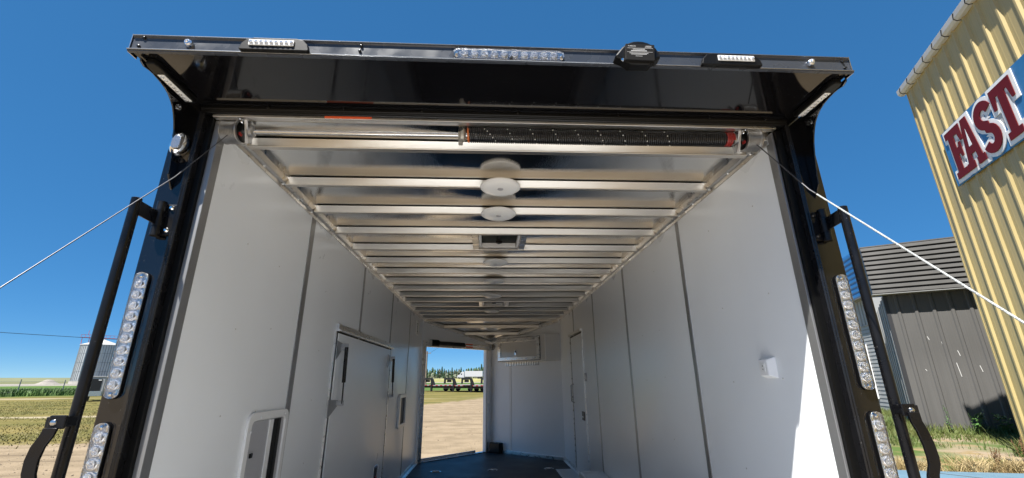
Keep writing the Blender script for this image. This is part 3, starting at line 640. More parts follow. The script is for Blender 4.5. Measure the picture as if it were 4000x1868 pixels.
# torsion spring assembly inside the header
AY, AZ = 1.64, 2.748
shaft_p0, shaft_p1 = Vector((-1.075, AY, 2.746)), Vector((1.20, AY, 2.757))
ax = lambda x: 2.746+0.011*(x+1.075)/2.275
f = MB(); f.tube([(-1.075, AY, ax(-1.075)), (1.20, AY, ax(1.20))], 0.0105, 16); shaft = tp('torsion_shaft', f, 'steel', smooth=40)
def coil(x0, x1, turns, rad, wire, seg=18):
    f = MB(); N = int(turns*seg); pts = []
    for i in range(N+1):
        t = i/N; x = x0+(x1-x0)*t; a = 2*PI*turns*t
        sag = -0.0035*math.sin(PI*(x+0.11)/1.18)
        pts.append((x, AY+rad*math.cos(a), ax(x)+sag+rad*math.sin(a)))
    f.tube(pts, wire, 6); return f
SR = 0.0285
f = coil(-0.0845, 1.042, 122, SR, 0.0041); spring = tp('torsion_spring', f, 'spring', smooth=60, fix=False)
part('spring_end', coil(1.046, 1.080, 3.6, SR, 0.0043), 'red_paint', spring, smooth=60, label='red painted end coils')
part('spring_end', coil(-0.094, -0.086, 1.0, SR, 0.0042), 'orange_paint', spring, smooth=60, label='orange marked end coils')
dash = None
for k in range(9):
    xk = -0.02+0.098*k
    for i, a in enumerate((-20, -48, -74, -100) if k else (-15, -30, -45, -60, -78, -95)):
        x = xk+i*0.0085*(1.2 if k else 1.4)
        ang = R(148+124*i/(5 if k == 0 else 3))
        yy, zz = AY+(SR+0.0042)*math.cos(ang), ax(x)-0.0030+(SR+0.0042)*math.sin(ang)
        if dash is None:
            f = MB(); f.box(x-0.0021, x+0.0021, yy-0.001, yy+0.001, zz-0.0021, zz+0.0021); dash = part('paint_mark', f, 'white_mark', spring); d0 = Vector((x, yy, zz))
        else:
            c = dash.copy(); COL.objects.link(c); c.parent = spring; c.location = Vector(dash.location)+Vector((x, yy, zz))-d0
f = MB(); f.lathe([(0.016, -0.030), (0.019, -0.026), (0.030, -0.018), (0.030, -0.006), (0.024, 0.0), (0.02, 0.002)], (-0.102, AY, ax(-0.1)), 'x', 20); wc = tp('winding_cone', f, 'cast', smooth=35)
f = MB(); f.box(-0.131, -0.112, AY-0.012, AY+0.012, ax(-.1)-0.046, ax(-.1)+0.044); part('cone_lug', f, 'cast', wc, bevel=0.004)
f = MB(); f.lathe([(0.010, 0), (0.010, -0.010), (0.006, -0.011)], (-0.121, AY-0.020, ax(-.1)+0.012), 'y', 12); part('set_screw', f, 'dark_void', wc, smooth=40)
for sx in (-1, 1):
    xd = -1.066 if sx < 0 else 1.163
    q = lambda a: xd+sx*a
    # grooved cable drum
    prof = [(0.044, -0.034*1), (0.052, -0.033), (0.052, -0.030)]
    for i in range(9):
        h = -0.029+i*0.0062; prof += [(0.0500, h), (0.0455, h+0.0031)]
    prof += [(0.0495, 0.028), (0.053, 0.029), (0.053, 0.033), (0.044, 0.034)]
    f = MB(); f.lathe([(r, h) for r, h in prof], (q(0.0), AY, ax(xd)-0.004), 'x', 36); dr = tp('cable_drum', f, 'zinc', smooth=30)
    f = MB(); f.lathe([(0.043, 0), (0.040, -sx*0.002), (0.014, -sx*0.003)], (q(-0.0345), AY, ax(xd)-0.004), 'x', 28); part('drum_face', f, 'black_plastic', dr, smooth=40)
    f = MB(); f.box(min(q(-0.0385), q(-0.046)), max(q(-0.0385), q(-0.046)), AY-0.030, AY-0.012, ax(xd)-0.032, ax(xd)-0.020); part('set_bolt', f, 'red_paint', dr, bevel=0.002)
    # bearing bracket
    xb = q(-0.062)
    f = MB(); f.prism([(AY-0.045, 2.783), (AY+0.030, 2.783), (AY+0.030, AZ-0.045), (AY+0.005, AZ-0.05), (AY-0.020, AZ-0.02), (AY-0.045, 2.768)], 'x', xb-0.003, xb+0.003); br = tp('bearing_bracket', f, 'zinc', bevel=0.0015)
    f = MB(); f.box(min(xb, xb+sx*0.034), max(xb, xb+sx*0.034), AY-0.050, AY-0.012, 2.7785, 2.7835); part('flange', f, 'zinc', br, bevel=0.001)
    f = MB(); f.bar((xb-sx*0.006, AY-0.046, 2.774), (xb+sx*0.012, AY+0.02, AZ-0.046), 0.012, 0.010); part('brace', f, 'zinc', br, bevel=0.001)
    f = MB(); f.lathe([(0.024, -0.006), (0.024, 0.006), (0.014, 0.012)], (xb-sx*0.010, AY, ax(xb)), 'x', 20); part('bearing', f, 'zinc', br, smooth=40)
    for yy, zz in ((AY-0.047, 2.776), (AY-0.030, 2.770)):
        f = MB(); f.lathe([(0.006, 0), (0.006, -0.006), (0.0035, -0.009)], (xb+sx*0.016, yy, zz), 'y', 8); part('bolt', f, 'steel', br, smooth=30)
# cables from the drums to the ramp
cl = [(-1.067, 1.606, 2.706), (-1.07, 1.40, 2.418), (-1.07, 0.996, 1.946), (-1.085, -0.52, 0.13)]
f = MB(); f.tube(cl, 0.0016, 8); tp('lift_cable', f, 'cable', smooth=60)
crr = [(1.168, 1.606, 2.712), (1.18, 1.398, 2.403), (1.18, 0.901, 1.852), (1.19, -0.60, 0.12)]
f = MB(); f.tube(crr[:2]+[tuple(Vector(crr[1]).lerp(Vector(crr[2]), 0.05))], 0.0024, 8); c2 = tp('lift_cable', f, 'cable', smooth=60)
f = MB(); f.tube([tuple(Vector(crr[1]).lerp(Vector(crr[2]), 0.06)), crr[2], crr[3]], 0.0029, 8); part('cable_sleeve', f, mat('white braided sleeve', (0.42, 0.44, 0.43), 0.6, bump=0.8, bscale=260), c2, smooth=60)
# the ramp door, let down out of view, its pale colour added to bounce light inside
def rp(y, off): return 0.515-(1.50-y)*0.20+off
f = MB(); f.prism([(1.50, rp(1.50, 0.0)), (-0.62, rp(-0.62, 0.0)), (-0.62, rp(-0.62, -0.06)), (1.50, rp(1.50, -0.06))], 'x', LX+0.03, RX-0.03); ramp = tp('ramp_door', f, 'ramp_bounce', label='ramp door let down, its unseen upper side made pale to bounce light inside')
for xa, xb in ((LX-0.005, LX+0.029), (RX-0.029, RX+0.005)):
    f = MB(); f.prism([(1.50, rp(1.50, 0.005)), (-0.64, rp(-0.64, 0.005)), (-0.64, rp(-0.64, -0.065)), (1.50, rp(1.50, -0.065))], 'x', xa, xb); part('edge_trim', f, 'alu', ramp)

# left wall fittings ------------------------------------------------------------
def frame_on(x, sx, y0, y1, z0, z1, wd, th, rad, m, name, parent=None):
    """rounded rectangular frame lying on a wall"""
    def rr(a0, a1, b0, b1, r, n=6):
        o = []
        for (cy, cz, s) in ((a1-r, b1-r, 0), (a0+r, b1-r, 1), (a0+r, b0+r, 2), (a1-r, b0+r, 3)):
            o += [(cy+r*math.cos(PI/2*s+PI/2*k/n), cz+r*math.sin(PI/2*s+PI/2*k/n)) for k in range(n+1)]
        return o
    A, B = rr(y0, y1, z0, z1, rad), rr(y0+wd, y1-wd, z0+wd, z1-wd, max(0.006, rad-wd*0.5)); n = len(A)
    xs = (x+0.0005*sx, x+th*sx)
    vs = [(xs[0], *q) for q in A]+[(xs[1], *q) for q in A]+[(xs[1], *q) for q in B]+[(xs[0], *q) for q in B]
    fs = []
    for i in range(n):
        j = (i+1) % n
        fs += [(i, j, n+j, n+i), (n+i, n+j, 2*n+j, 2*n+i), (2*n+i, 2*n+j, 3*n+j, 3*n+i), (3*n+i, 3*n+j, j, i)]
    f = MB(); f.add(vs, fs); return part(name, f, m, parent or trailer, smooth=30, bevel=0.002)
hw = frame_on(LX, 1, 2.205, 2.625, 0.98, 1.612, 0.036, 0.014, 0.045, 'white_trim', 'hatch_window')
f = MB(); f.box(LX+0.001, LX+0.006, 2.25, 2.585, 1.02, 1.572); part('pane', f, 'grey_pane', hw)
f = MB(); f.box(LX+0.0062, LX+0.012, 2.420, 2.458, 1.022, 1.570); part('stile', f, 'white_trim', hw, bevel=0.002)
f = MB(); f.box(LX+0.0062, LX+0.010, 2.474, 2.545, 1.022, 1.570); part('seal_gap', f, 'dark_void', hw)
f = MB(); f.box(LX+0.0105, LX+0.0125, 2.505, 2.512, 1.022, 1.570); part('rubber_bead', f, 'black_plastic', hw)
f = MB(); f.box(LX+0.0062, LX+0.014, 2.268, 2.290, 1.415, 1.435); part('latch', f, 'black_plastic', hw, bevel=0.002)
for yy, zz in ((2.30, 1.590), (2.56, 1.590), (2.222, 1.53)):
    f = MB(); f.lathe([(0.006, 0), (0.005, 0.003), (0.002, 0.004)], (LX+0.0205, yy, zz), 'x', 10); part('screw', f, 'white_trim', hw, smooth=40)
# escape door
f = MB(); f.box(LX+0.001, LX+0.003, 3.262, 5.15, FZ, 2.115); ed = tp('escape_door', f, 'dark_void', label='large escape door flush in the wall, held by two gas struts')
f = MB(); f.box(LX+0.0032, LX+0.012, 3.300, 5.10, FZ+0.02, 2.090); part('door_leaf', f, 'wall_white', ed, bevel=0.002)
f = MB(); f.prism([(LX+0.0005, 2.104), (LX+0.034, 2.102), (LX+0.036, 2.110), (LX+0.020, 2.118), (LX+0.020, 2.154), (LX+0.0005, 2.158)], 'y', 3.262, 4.16); part('drip_rail', f, 'alu', ed, bevel=0.001)
f = MB(); f.prism([(LX+0.0005, 2.106), (LX+0.034, 2.104), (LX+0.036, 2.112), (LX+0.018, 2.120), (LX+0.018, 2.160), (LX+0.0005, 2.164)], 'y', 4.165, 5.165); part('drip_rail', f, 'alu', ed, bevel=0.001)
f = MB(); f.box(LX+0.0005, LX+0.010, 3.245, 3.2615, FZ, 2.115); part('jamb', f, 'alu', ed, bevel=0.001)
f = MB(); f.box(LX+0.0005, LX+0.010, 5.151, 5.170, FZ, 2.115); part('jamb', f, 'alu', ed, bevel=0.001)
for (ys, yt, yb, s) in ((3.30, 3.372, 3.395, 1), (5.02, 5.08, 5.14, -1)):
    xo = LX+0.055
    f = MB(); f.prism([(ys-0.03, 1.90), (ys-0.03, 2.035), (yt+0.03, 2.022), (yt+0.035, 1.99), (ys+0.02, 1.925)], 'x', LX+0.0125, LX+0.017); gs = tp('gas_strut', f, 'zinc')
    f = MB(); f.box(LX+0.0125, xo+0.012, yt-0.004, yt+0.004, 1.97, 2.02); part('bracket', f, 'zinc', gs, bevel=0.001)
    f = MB(); f.tube([(xo, yt, 1.995), (xo, yt+(yb-yt)*0.62, 1.745)], 0.0135, 14); part('cylinder', f, 'black_satin', gs, smooth=40)
    f = MB(); f.tube([(xo, yt+(yb-yt)*0.62, 1.745), (xo, yb, 1.60)], 0.0055, 10); part('rod', f, 'spring', gs, smooth=40)
    yl = ys-0.075 if s > 0 else ys+0.06
    f = MB(); f.prism([(yl, 1.515), (yl+0.02, 1.515), (yb+0.02, 1.585), (yb+0.02, 1.625), (yl, 1.632)], 'x', LX+0.0125, LX+0.018); part('bracket', f, 'zinc', gs)
    f = MB(); f.box(LX+0.0125, xo+0.012, yb-0.004, yb+0.004, 1.588, 1.622); part('bracket', f, 'zinc', gs, bevel=0.001)
fl = frame_on(LX, 1, 4.72, 4.88, 0.82, 0.97, 0.022, 0.016, 0.02, 'steel', 'paddle_latch')
f = MB(); f.box(LX+0.0125, LX+0.0135, 4.74, 4.86, 0.84, 0.95); part('pocket', f, 'dark_void', fl)
f = MB(); f.box(LX+0.0138, LX+0.022, 4.79, 4.83, 0.845, 0.875); part('paddle', f, 'red_paint', fl, bevel=0.003)
# pass-through box and slot
bx = frame_on(LX, 1, 5.80, 6.27, 1.20, 1.60, 0.045, 0.022, 0.03, 'white_trim', 'recessed_box')
f = MB(); f.box(LX+0.001, LX+0.003, 5.845, 6.225, 1.245, 1.555); part('pocket', f, 'dark_void', bx)
f = MB(); f.box(LX+0.0032, LX+0.018, 5.845, 5.91, 1.246, 1.554); part('side_plate', f, 'grey_pane', bx)
sl_ = frame_on(LX, 1, 6.82, 7.02, 2.44, 2.665, 0.035, 0.016, 0.02, 'white_trim', 'latch_slot')
f = MB(); f.box(LX+0.001, LX+0.004, 6.855, 6.985, 2.475, 2.63); part('pocket', f, 'dark_void', sl_)
f = MB(); f.box(LX+0.0042, LX+0.014, 6.90, 6.95, 2.50, 2.60); part('lever', f, 'steel', sl_, bevel=0.002)
# wheel boxes
f = MB(); f.box(LX+0.019, -0.84, 3.55, 5.12, FZ+0.001, 0.80); tp('wheel_box', f, 'diamond', bevel=0.006)
f = MB(); f.box(0.985, RX-0.019, 3.55, 5.12, FZ+0.001, 0.825); wb = tp('wheel_box', f, 'diamond', bevel=0.006)
for i in range(8):
    f = MB(); f.box(0.995, RX-0.022, 4.60+i*0.062, 4.62+i*0.062, 0.8255, 0.832); part('ridge', f, 'alu', wb)
for xw in (LX-0.035, RX+0.035):
    for yw in (3.92, 4.74):
        f = MB(); f.lathe([(0.20, -0.105), (0.34, -0.10), (0.362, -0.07), (0.362, 0.07), (0.34, 0.10), (0.20, 0.105)], (xw, yw, 0.355), 'x', 28); wh = tp('wheel', f, 'tyre', smooth=40)
        f = MB(); f.lathe([(0.195, -0.10), (0.17, -0.085), (0.06, -0.10), (0.06, 0.10), (0.17, 0.085), (0.195, 0.10)], (xw, yw, 0.355), 'x', 24); part('rim', f, 'alu', wh, smooth=40)
f = MB(); f.box(LX+0.10, LX+0.18, 1.6, 8.0, 0.33, 0.488); tp('chassis_rail', f, 'black_satin')
f = MB(); f.box(RX-0.18, RX-0.10, 1.6, 8.0, 0.33, 0.488); tp('chassis_rail', f, 'black_satin')
# right wall fittings ------------------------------------------------------------
f = MB(); f.box(RX-0.003, RX-0.001, 5.745, 6.575, FZ, 2.365); sd = tp('side_door', f, 'dark_void', label='narrow side door in the white wall')
f = MB(); f.box(RX-0.012, RX-0.0032, 5.755, 6.505, FZ+0.01, 2.340); part('door_leaf', f, 'wall_white', sd, bevel=0.002)
f = MB(); f.box(RX-0.030, RX-0.0005, 5.735, 6.60, 2.366, 2.402); part('drip_rail', f, 'alu', sd, bevel=0.002)
f = MB(); f.box(RX-0.010, RX-0.0005, 5.722, 5.7445, FZ, 2.365); part('jamb', f, 'alu', sd, bevel=0.001)
f = MB(); f.box(RX-0.012, RX-0.0005, 6.576, 6.60, FZ, 2.365); part('jamb', f, 'alu', sd, bevel=0.001)
f = MB(); f.box(RX-0.020, RX-0.0125, 5.785, 5.935, 1.265, 1.370); part('latch_plate', f, 'black_plastic', sd, bevel=0.003)
f = MB(); f.box(RX-0.032, RX-0.0205, 5.82, 5.90, 1.30, 1.315); part('latch_lever', f, 'chrome', sd, bevel=0.002)
f = MB(); f.tube([(RX-0.013, 6.44, 1.70), (RX-0.05, 6.44, 1.68), (RX-0.05, 6.44, 1.47), (RX-0.013, 6.44, 1.45)], 0.010, 10); part('grab_handle', f, 'zinc', sd, smooth=50)
f = MB(); f.box(RX-0.008, RX-0.0005, 5.61, 5.70, 1.735, 1.835); sw = tp('light_switch', f, 'grey_pane', bevel=0.003)
f = MB(); f.box(RX-0.013, RX-0.0085, 5.635, 5.675, 1.76, 1.81); part('rocker', f, 'white_trim', sw, bevel=0.002)
# power outlet near the rear
f = MB(); oy0, oy1, oz0, oz1 = 1.868, 1.953, 1.742, 1.832
xi0, xi1 = RX-0.0005, RX-0.030
f.add([(xi0, oy0, oz0), (xi0, oy1, oz0), (xi0, oy1, oz1), (xi0, oy0, oz1), (xi1, oy0+0.022, oz0+0.012), (xi1, oy1-0.003, oz0+0.012), (xi1, oy1-0.003, oz1-0.012), (xi1, oy0+0.022, oz1-0.012)],
      [(0, 1, 2, 3), (4, 7, 6, 5), (0, 4, 5, 1), (1, 5, 6, 2), (2, 6, 7, 3), (3, 7, 4, 0)])
ou = tp('power_outlet', f, mat('white outlet cover', (0.86, 0.86, 0.86), 0.3), bevel=0.003)
f = MB(); f.box(RX-0.033, RX-0.0303, 1.905, 1.935, 1.768, 1.806); part('socket', f, 'white_trim', ou, bevel=0.001)
for zz in (1.780, 1.794):
    f = MB(); f.box(RX-0.0336, RX-0.0332, 1.917, 1.921, zz-0.003, zz+0.003); part('slot', f, 'dark_void', ou)
# floor fittings
f = MB(); f.box(0.975, RX-0.002, 5.85, 6.78, FZ+0.0005, FZ+0.010); st = tp('step_plate', f, 'alu', bevel=0.002)
f = MB(); f.box(1.005, RX-0.03, 5.88, 6.75, FZ+0.0105, FZ+0.013); part('tread', f, 'diamond', st)
for x, y in ((-0.709, 6.82), (0.085, 6.84), (0.889, 6.86)):
    f = MB(); f.prism(capsule(x-0.075, x+0.075, y-0.045, y+0.045, 5), 'z', FZ+0.0005, FZ+0.006); dr_ = tp('tie_down', f, 'steel')
    f = MB(); pts = [(x+0.045*math.cos(t), y+0.020*math.sin(t), FZ+0.012) for t in np.linspace(0, 2*PI, 17)]; f.tube(pts, 0.006, 8, caps=False); part('ring', f, 'steel', dr_, smooth=60)
    f = MB(); f.box(x-0.05, x+0.05, y-0.022, y+0.022, FZ+0.0062, FZ+0.0068); part('pocket', f, 'dark_void', dr_)

# nose walls ------------------------------------------------------------
def vface(A, B):
    dl = (B-A).normalized(); nl = Vector((-dl.y, dl.x, 0))
    if nl.y > 0: nl = -nl
    return lambda s, o, z: A+dl*s+nl*o+Vector((0, 0, z))      # s along the wall, o into the room
VL, VR = vface(VA, VB), vface(VB, VC)
def vbox(F, s0, s1, o0, o1, z0, z1, mb=None):
    f = mb or MB(); f.add([F(s, o, z) for s in (s0, s1) for o in (o0, o1) for z in (z0, z1)], [(0, 1, 3, 2), (4, 6, 7, 5), (0, 4, 5, 1), (2, 3, 7, 6), (0, 2, 6, 4), (1, 5, 7, 3)]); return f
LEN = (VB-VA).length
def topz(s): return 2.80-0.30*s/LEN
# left nose wall round the front door opening
DS0, DS1, DZ0, DZ1 = 0.090, 1.455, FZ+0.012, 2.312
f = MB()
f.add([VL(s, o, z) for o in (0, -0.05) for s, z in ((0, DZ1+0.001), (LEN, DZ1+0.001), (LEN, topz(LEN)), (0, topz(0)))], [(0, 1, 2, 3), (4, 7, 6, 5), (0, 4, 5, 1), (1, 5, 6, 2), (2, 6, 7, 3), (3, 7, 4, 0)])
tp('wall_panel', f, 'wall_white')
tp('wall_panel', vbox(VL, 0.002, DS0-0.001, -0.05, 0, FZ-0.02, DZ1), 'wall_white')
tp('wall_panel', vbox(VL, DS1+0.001, LEN, -0.05, 0, FZ-0.02, DZ1), 'wall_white')
fd = tp('front_door_frame', vbox(VL, DS0-0.075, DS0, 0.0005, 0.02, FZ+0.001, DZ1+0.10), 'alu', bevel=0.002)
part('frame_stile', vbox(VL, DS1, DS1+0.03, 0.0005, 0.03, FZ+0.001, DZ1-0.001), 'frame_white', fd, bevel=0.002)
part('frame_stile', vbox(VL, DS1+0.031, DS1+0.075, 0.0005, 0.018, FZ+0.001, DZ1+0.10), 'alu', fd, bevel=0.002)
part('frame_rail', vbox(VL, DS0+0.001, DS1+0.03, 0.0005, 0.02, DZ1, DZ1+0.095), 'alu', fd, bevel=0.002)
part('sill', vbox(VL, DS0, DS1, -0.06, 0.03, FZ+0.001, FZ+0.014), 'steel', fd, bevel=0.002)
part('threshold', vbox(VL, DS0+0.02, DS1-0.16, -0.075, -0.062, FZ-0.01, FZ+0.045), 'alu', fd)
part('warning_sticker', vbox(VL, 0.945, 1.115, 0.0205, 0.022, 2.335, 2.405), 'orange_tape', fd)
SZ = 2.372
f = MB(); f.tube([VL(0.10, 0.06, SZ), VL(1.62, 0.06, SZ-0.004)], 0.012, 10); fs_ = tp('torsion_shaft', f, 'steel', smooth=40)
def vl_coil(s0, s1, turns, r, wr):
    pts = [VL(s0+(s1-s0)*i/(turns*12), 0.06+r*math.cos(2*PI*i/12), SZ+r*math.sin(2*PI*i/12)) for i in range(turns*12+1)]
    f = MB(); f.tube(pts, wr, 5); return f
f = vl_coil(0.28, 0.88, 46, 0.036, 0.0065); s2 = tp('torsion_spring', f, 'spring', smooth=60)
f = MB(); f.tube([VL(0.14, 0.06, SZ), VL(0.17, 0.06, SZ), VL(0.25, 0.06, SZ), VL(0.29, 0.06, SZ)], 0.060, 18); tp('cable_drum', f, 'black_plastic', smooth=40)
f = MB(); f.tube([VL(1.555, 0.06, SZ), VL(1.62, 0.06, SZ)], 0.052, 18); tp('cable_drum', f, 'zinc', smooth=40)
f = vbox(VL, 1.525, 1.533, 0.0005, 0.10, SZ-0.05, SZ+0.05); tp('bearing_bracket', f, 'zinc')
tp('bearing_bracket', vbox(VL, 0.125, 0.133, 0.0205, 0.11, SZ-0.05, SZ+0.05), 'zinc')
# right nose wall
for s0, s1 in ((0.0, 0.478), (0.484, LEN)):
    f = MB(); f.add([VR(s, o, z) for o in (0, -0.05) for s, z in ((s0, FZ-0.02), (s1, FZ-0.02), (s1, topz(LEN-s1)), (s0, topz(LEN-s0)))], [(0, 1, 2, 3), (4, 7, 6, 5), (0, 4, 5, 1), (1, 5, 6, 2), (2, 6, 7, 3), (3, 7, 4, 0)])
    tp('wall_panel', f, 'wall_white')
tp('seam_moulding', vbox(VR, 0.456, 0.505, 0.0005, 0.006, FZ+0.06, 2.03), 'white_trim', bevel=0.002)
tp('base_trim', vbox(VR, 0.30, LEN-0.02, 0.0005, 0.03, FZ+0.001, FZ+0.05), 'alu', bevel=0.003)
# cabinet
zb, zt = 2.07, 2.515; c0, c1, cR = Vector((0.185, 8.20, 0)), Vector((0.975, 7.50, 0)), Vector((RX-0.004, 7.506, 0))
f = MB(); f.prism([(c0.x, c0.y), (c1.x, c1.y), (cR.x, cR.y), (cR.x-0.02, cR.y+0.02), (c0.x+0.10, c0.y+0.16)], 'z', zb, zt); cab = tp('cabinet', f, mat('white gloss cabinet', (0.70, 0.70, 0.69), 0.12), bevel=0.004)
VCb = vface(c0, c1); CL = (c1-c0).length
for (s0, s1, z0, z1) in ((0.02, CL-0.11, zt-0.10, zt-0.035), (0.02, CL-0.11, zb+0.025, zb+0.085), (0.02, 0.085, zb+0.086, zt-0.101), (CL-0.165, CL-0.11, zb+0.086, zt-0.101)):
    part('door_frame', vbox(VCb, s0, s1, 0.001, 0.020, z0, z1), 'alu', cab, bevel=0.004)
for (s0, s1, z0, z1) in ((0.012, CL-0.102, zt-0.034, zt-0.027), (0.012, CL-0.102, zb+0.017, zb+0.024), (0.012, 0.019, zb+0.025, zt-0.035), (CL-0.109, CL-0.102, zb+0.025, zt-0.035)):
    part('shadow_line', vbox(VCb, s0, s1, 0.001, 0.006, z0, z1), 'dark_void', cab)  # dark lines round the cabinet door, painted in as shade
part('door_panel', vbox(VCb, 0.086, CL-0.166, 0.001, 0.010, zb+0.086, zt-0.101), mat('glossy white panel', (0.60, 0.60, 0.59), 0.06), cab)
part('handle', vbox(VCb, 0.42, 0.455, 0.0105, 0.03, zb+0.11, zb+0.20), 'chrome', cab, bevel=0.006)
f = MB(); f.tube([(c1.x, c1.y-0.002, zb), (c1.x, c1.y-0.002, zt+0.02)], 0.010, 8); part('corner_trim', f, 'white_trim', cab, smooth=40)
# louvre below the cabinet
gl = tp('wall_grille', vbox(VR, 0.372, 1.135, 0.0005, 0.004, 2.012, 2.082), 'dark_void')
for i in range(20):
    s = 0.378+i*0.0385
    part('slat', vbox(VR, s, s+0.020, 0.0045, 0.012, 2.015, 2.079), 'alu', gl)
tp('black_box', vbox(VR, 0.065, 0.305, 0.004, 0.11, FZ+0.002, FZ+0.165), 'black_plastic', bevel=0.012)

# ------------------------------------------------------------------ yellow building and its sign
def building(name, label, loc, rz): return thing(name, label, 'building', loc, rz)
CX, CY, HZ = 12.32, 10.205, 9.77
yb = building('yellow_building', 'tall building in ribbed yellow steel with a white gutter, nearest on the right', (CX, CY, 0), R(-115))
PITCH, YH = 0.465, 0.042
def rib_profile(x0, n, pitch, h, base=0.115, top=0.05, minor=True):
    pts = [(x0, 0)]
    for i in range(n):
        c = x0+pitch*(i+0.5)
        if minor: pts += [(c-pitch*0.36, 0), (c-pitch*0.34, -h*0.05), (c-pitch*0.30, -h*0.05), (c-pitch*0.28, 0)]
        pts += [(c-base/2, 0), (c-top/2, -h), (c+top/2, -h), (c+base/2, 0)]
        if minor: pts += [(c+pitch*0.28, 0), (c+pitch*0.30, -h*0.05), (c+pitch*0.34, -h*0.05), (c+pitch*0.36, 0)]
    pts.append((x0+n*pitch, 0)); return pts
def clad(parent, x0, n, pitch, h, z0, z1, m, name='wall_panel', y=0.0, **k):
    pr = rib_profile(x0, n, pitch, h, **k)
    f = MB(); f.prism([(a, b+y) for a, b in pr]+[(x0+n*pitch, y+0.02), (x0, y+0.02)], 'z', z0, z1)
    return part(name, f, m, parent)
for i in range(18):
    clad(yb, 0.03+i*2*PITCH+0.0015*i, 2, PITCH, YH, 0.05, HZ, 'yellow')
f = MB(); f.box(0.02, 17.2, 0.025, 14.0, 0, HZ-0.05); part('core', f, 'yellow', yb)
f = MB(); f.prism([(-0.02, -0.01), (0.028, -0.01), (0.028, 0.02), (0.0, 0.02), (0.0, 13.9), (-0.02, 13.9)], 'z', 0.0, HZ); part('corner_trim', f, 'yellow', yb)
f = MB(); f.add([(-0.15, -0.1, HZ+0.03), (17.3, -0.1, HZ+0.03), (17.3, 14.1, HZ+3.2), (-0.15, 14.1, HZ+3.2), (-0.15, -0.1, HZ-0.02), (17.3, -0.1, HZ-0.02), (17.3, 14.1, HZ+3.15), (-0.15, 14.1, HZ+3.15)],
                [(0, 1, 2, 3), (4, 7, 6, 5), (0, 4, 5, 1), (1, 5, 6, 2), (2, 6, 7, 3), (3, 7, 4, 0)]); part('roof', f, 'gutter', yb)
gp = [(-0.004, HZ-0.03), (-0.10, HZ-0.03), (-0.155, HZ+0.03), (-0.165, HZ+0.16), (-0.145, HZ+0.16), (-0.138, HZ+0.04), (-0.09, HZ-0.01), (-0.004, HZ-0.01)]
f = MB(); f.prism(gp, 'x', -0.12, 17.2); gut = part('gutter', f, 'gutter', yb, bevel=0.004)
f = MB(); f.prism([(-0.004, HZ-0.03), (-0.10, HZ-0.03), (-0.155, HZ+0.03), (-0.165, HZ+0.16), (-0.004, HZ+0.16)], 'x', -0.14, -0.121); part('gutter_end', f, 'gutter', gut)
for s in (0.02, 0.50, 0.98, 1.46, 1.97, 2.45, 3.0, 3.5, 4.0):
    f = MB(); f.tube([(s, -0.02, HZ-0.034), (s, -0.10, HZ-0.036), (s, -0.158, HZ+0.026), (s+0.05, -0.170, HZ+0.10), (s+0.07, -0.172, HZ+0.14)], 0.010, 6); part('gutter_strap', f, 'grey_dark', gut, smooth=50)
# sign
SZ0, SZ1 = 6.32, 7.79
sg = thing('sign', 'blue sign board with maroon slab letters FAST outlined in white, high on the yellow wall', 'sign', (CX, CY, 0), R(-115))
ORG[sg.name] = np.array((0, 0, 0.))
sg.location = Vector((CX, CY, 0))+Matrix.Rotation(R(-115), 3, 'Z') @ Vector((0, -0.055, 0))
f = MB(); f.box(0.97, 3.0, -0.02, 0.008, SZ0, SZ1); part('board', f, 'sign_blue', sg, bevel=0.003)
f = MB(); f.box(3.003, 6.2, -0.02, 0.008, SZ0, SZ1); part('board', f, 'sign_blue', sg, bevel=0.003)
def letter(polys, x0, x1, z0, z1):
    return [[(x0+(x1-x0)*u, z0+(z1-z0)*v) for u, v in pl] for pl in polys]
F_ = [(0, 1), (1, 1), (1, .66), (.84, .66), (.74, .84), (.50, .84), (.50, .58), (.62, .58), (.66, .66), (.78, .66), (.78, .36), (.66, .36), (.62, .44), (.50, .44), (.50, .13), (.72, .13), (.72, 0), (0, 0), (0, .13), (.16, .13), (.16, .87), (0, .87)]
A_ = [(.36, 1), (.68, 1), (.90, .14), (1, .14), (1, 0), (.58, 0), (.58, .14), (.64, .14), (.615, .27), (.37, .27), (.345, .14), (.42, .14), (.42, 0), (0, 0), (0, .14), (.10, .14)]
A_hole = [(.41, .42), (.58, .42), (.50, .78)]
T_ = [(0, 1), (1, 1), (1, .62), (.86, .62), (.78, .84), (.66, .84), (.66, .13), (.82, .13), (.82, 0), (.18, 0), (.18, .13), (.34, .13), (.34, .84), (.22, .84), (.14, .62), (0, .62)]
def arc(cx, cz, rx, rz, a0, a1, n=12): return [(cx+rx*math.cos(t), cz+rz*math.sin(t)) for t in np.linspace(R(a0), R(a1), n)]
def s_poly():
    # a heavy S stroked along its spine
    sp_ = arc(.50, .73, .32, .185, 20, 180, 12)+arc(.50, .73, .32, .185, 180, 268, 6)[1:]+arc(.50, .27, .32, .185, 88, 0, 6)+arc(.50, .27, .32, .185, 0, -160, 12)[1:]
    L, Rr = [], []
    for i, q in enumerate(sp_):
        a = sp_[max(0, i-1)]; b = sp_[min(len(sp_)-1, i+1)]; tx, tz = b[0]-a[0], b[1]-a[1]; n = math.hypot(tx, tz*1.9) or 1
        nx, nz = -tz*1.9/n, tx/n
        L.append((q[0]+nx*.165, q[1]+nz*.085)); Rr.append((q[0]-nx*.165, q[1]-nz*.085))
    return L+Rr[::-1]
S_ = s_poly()
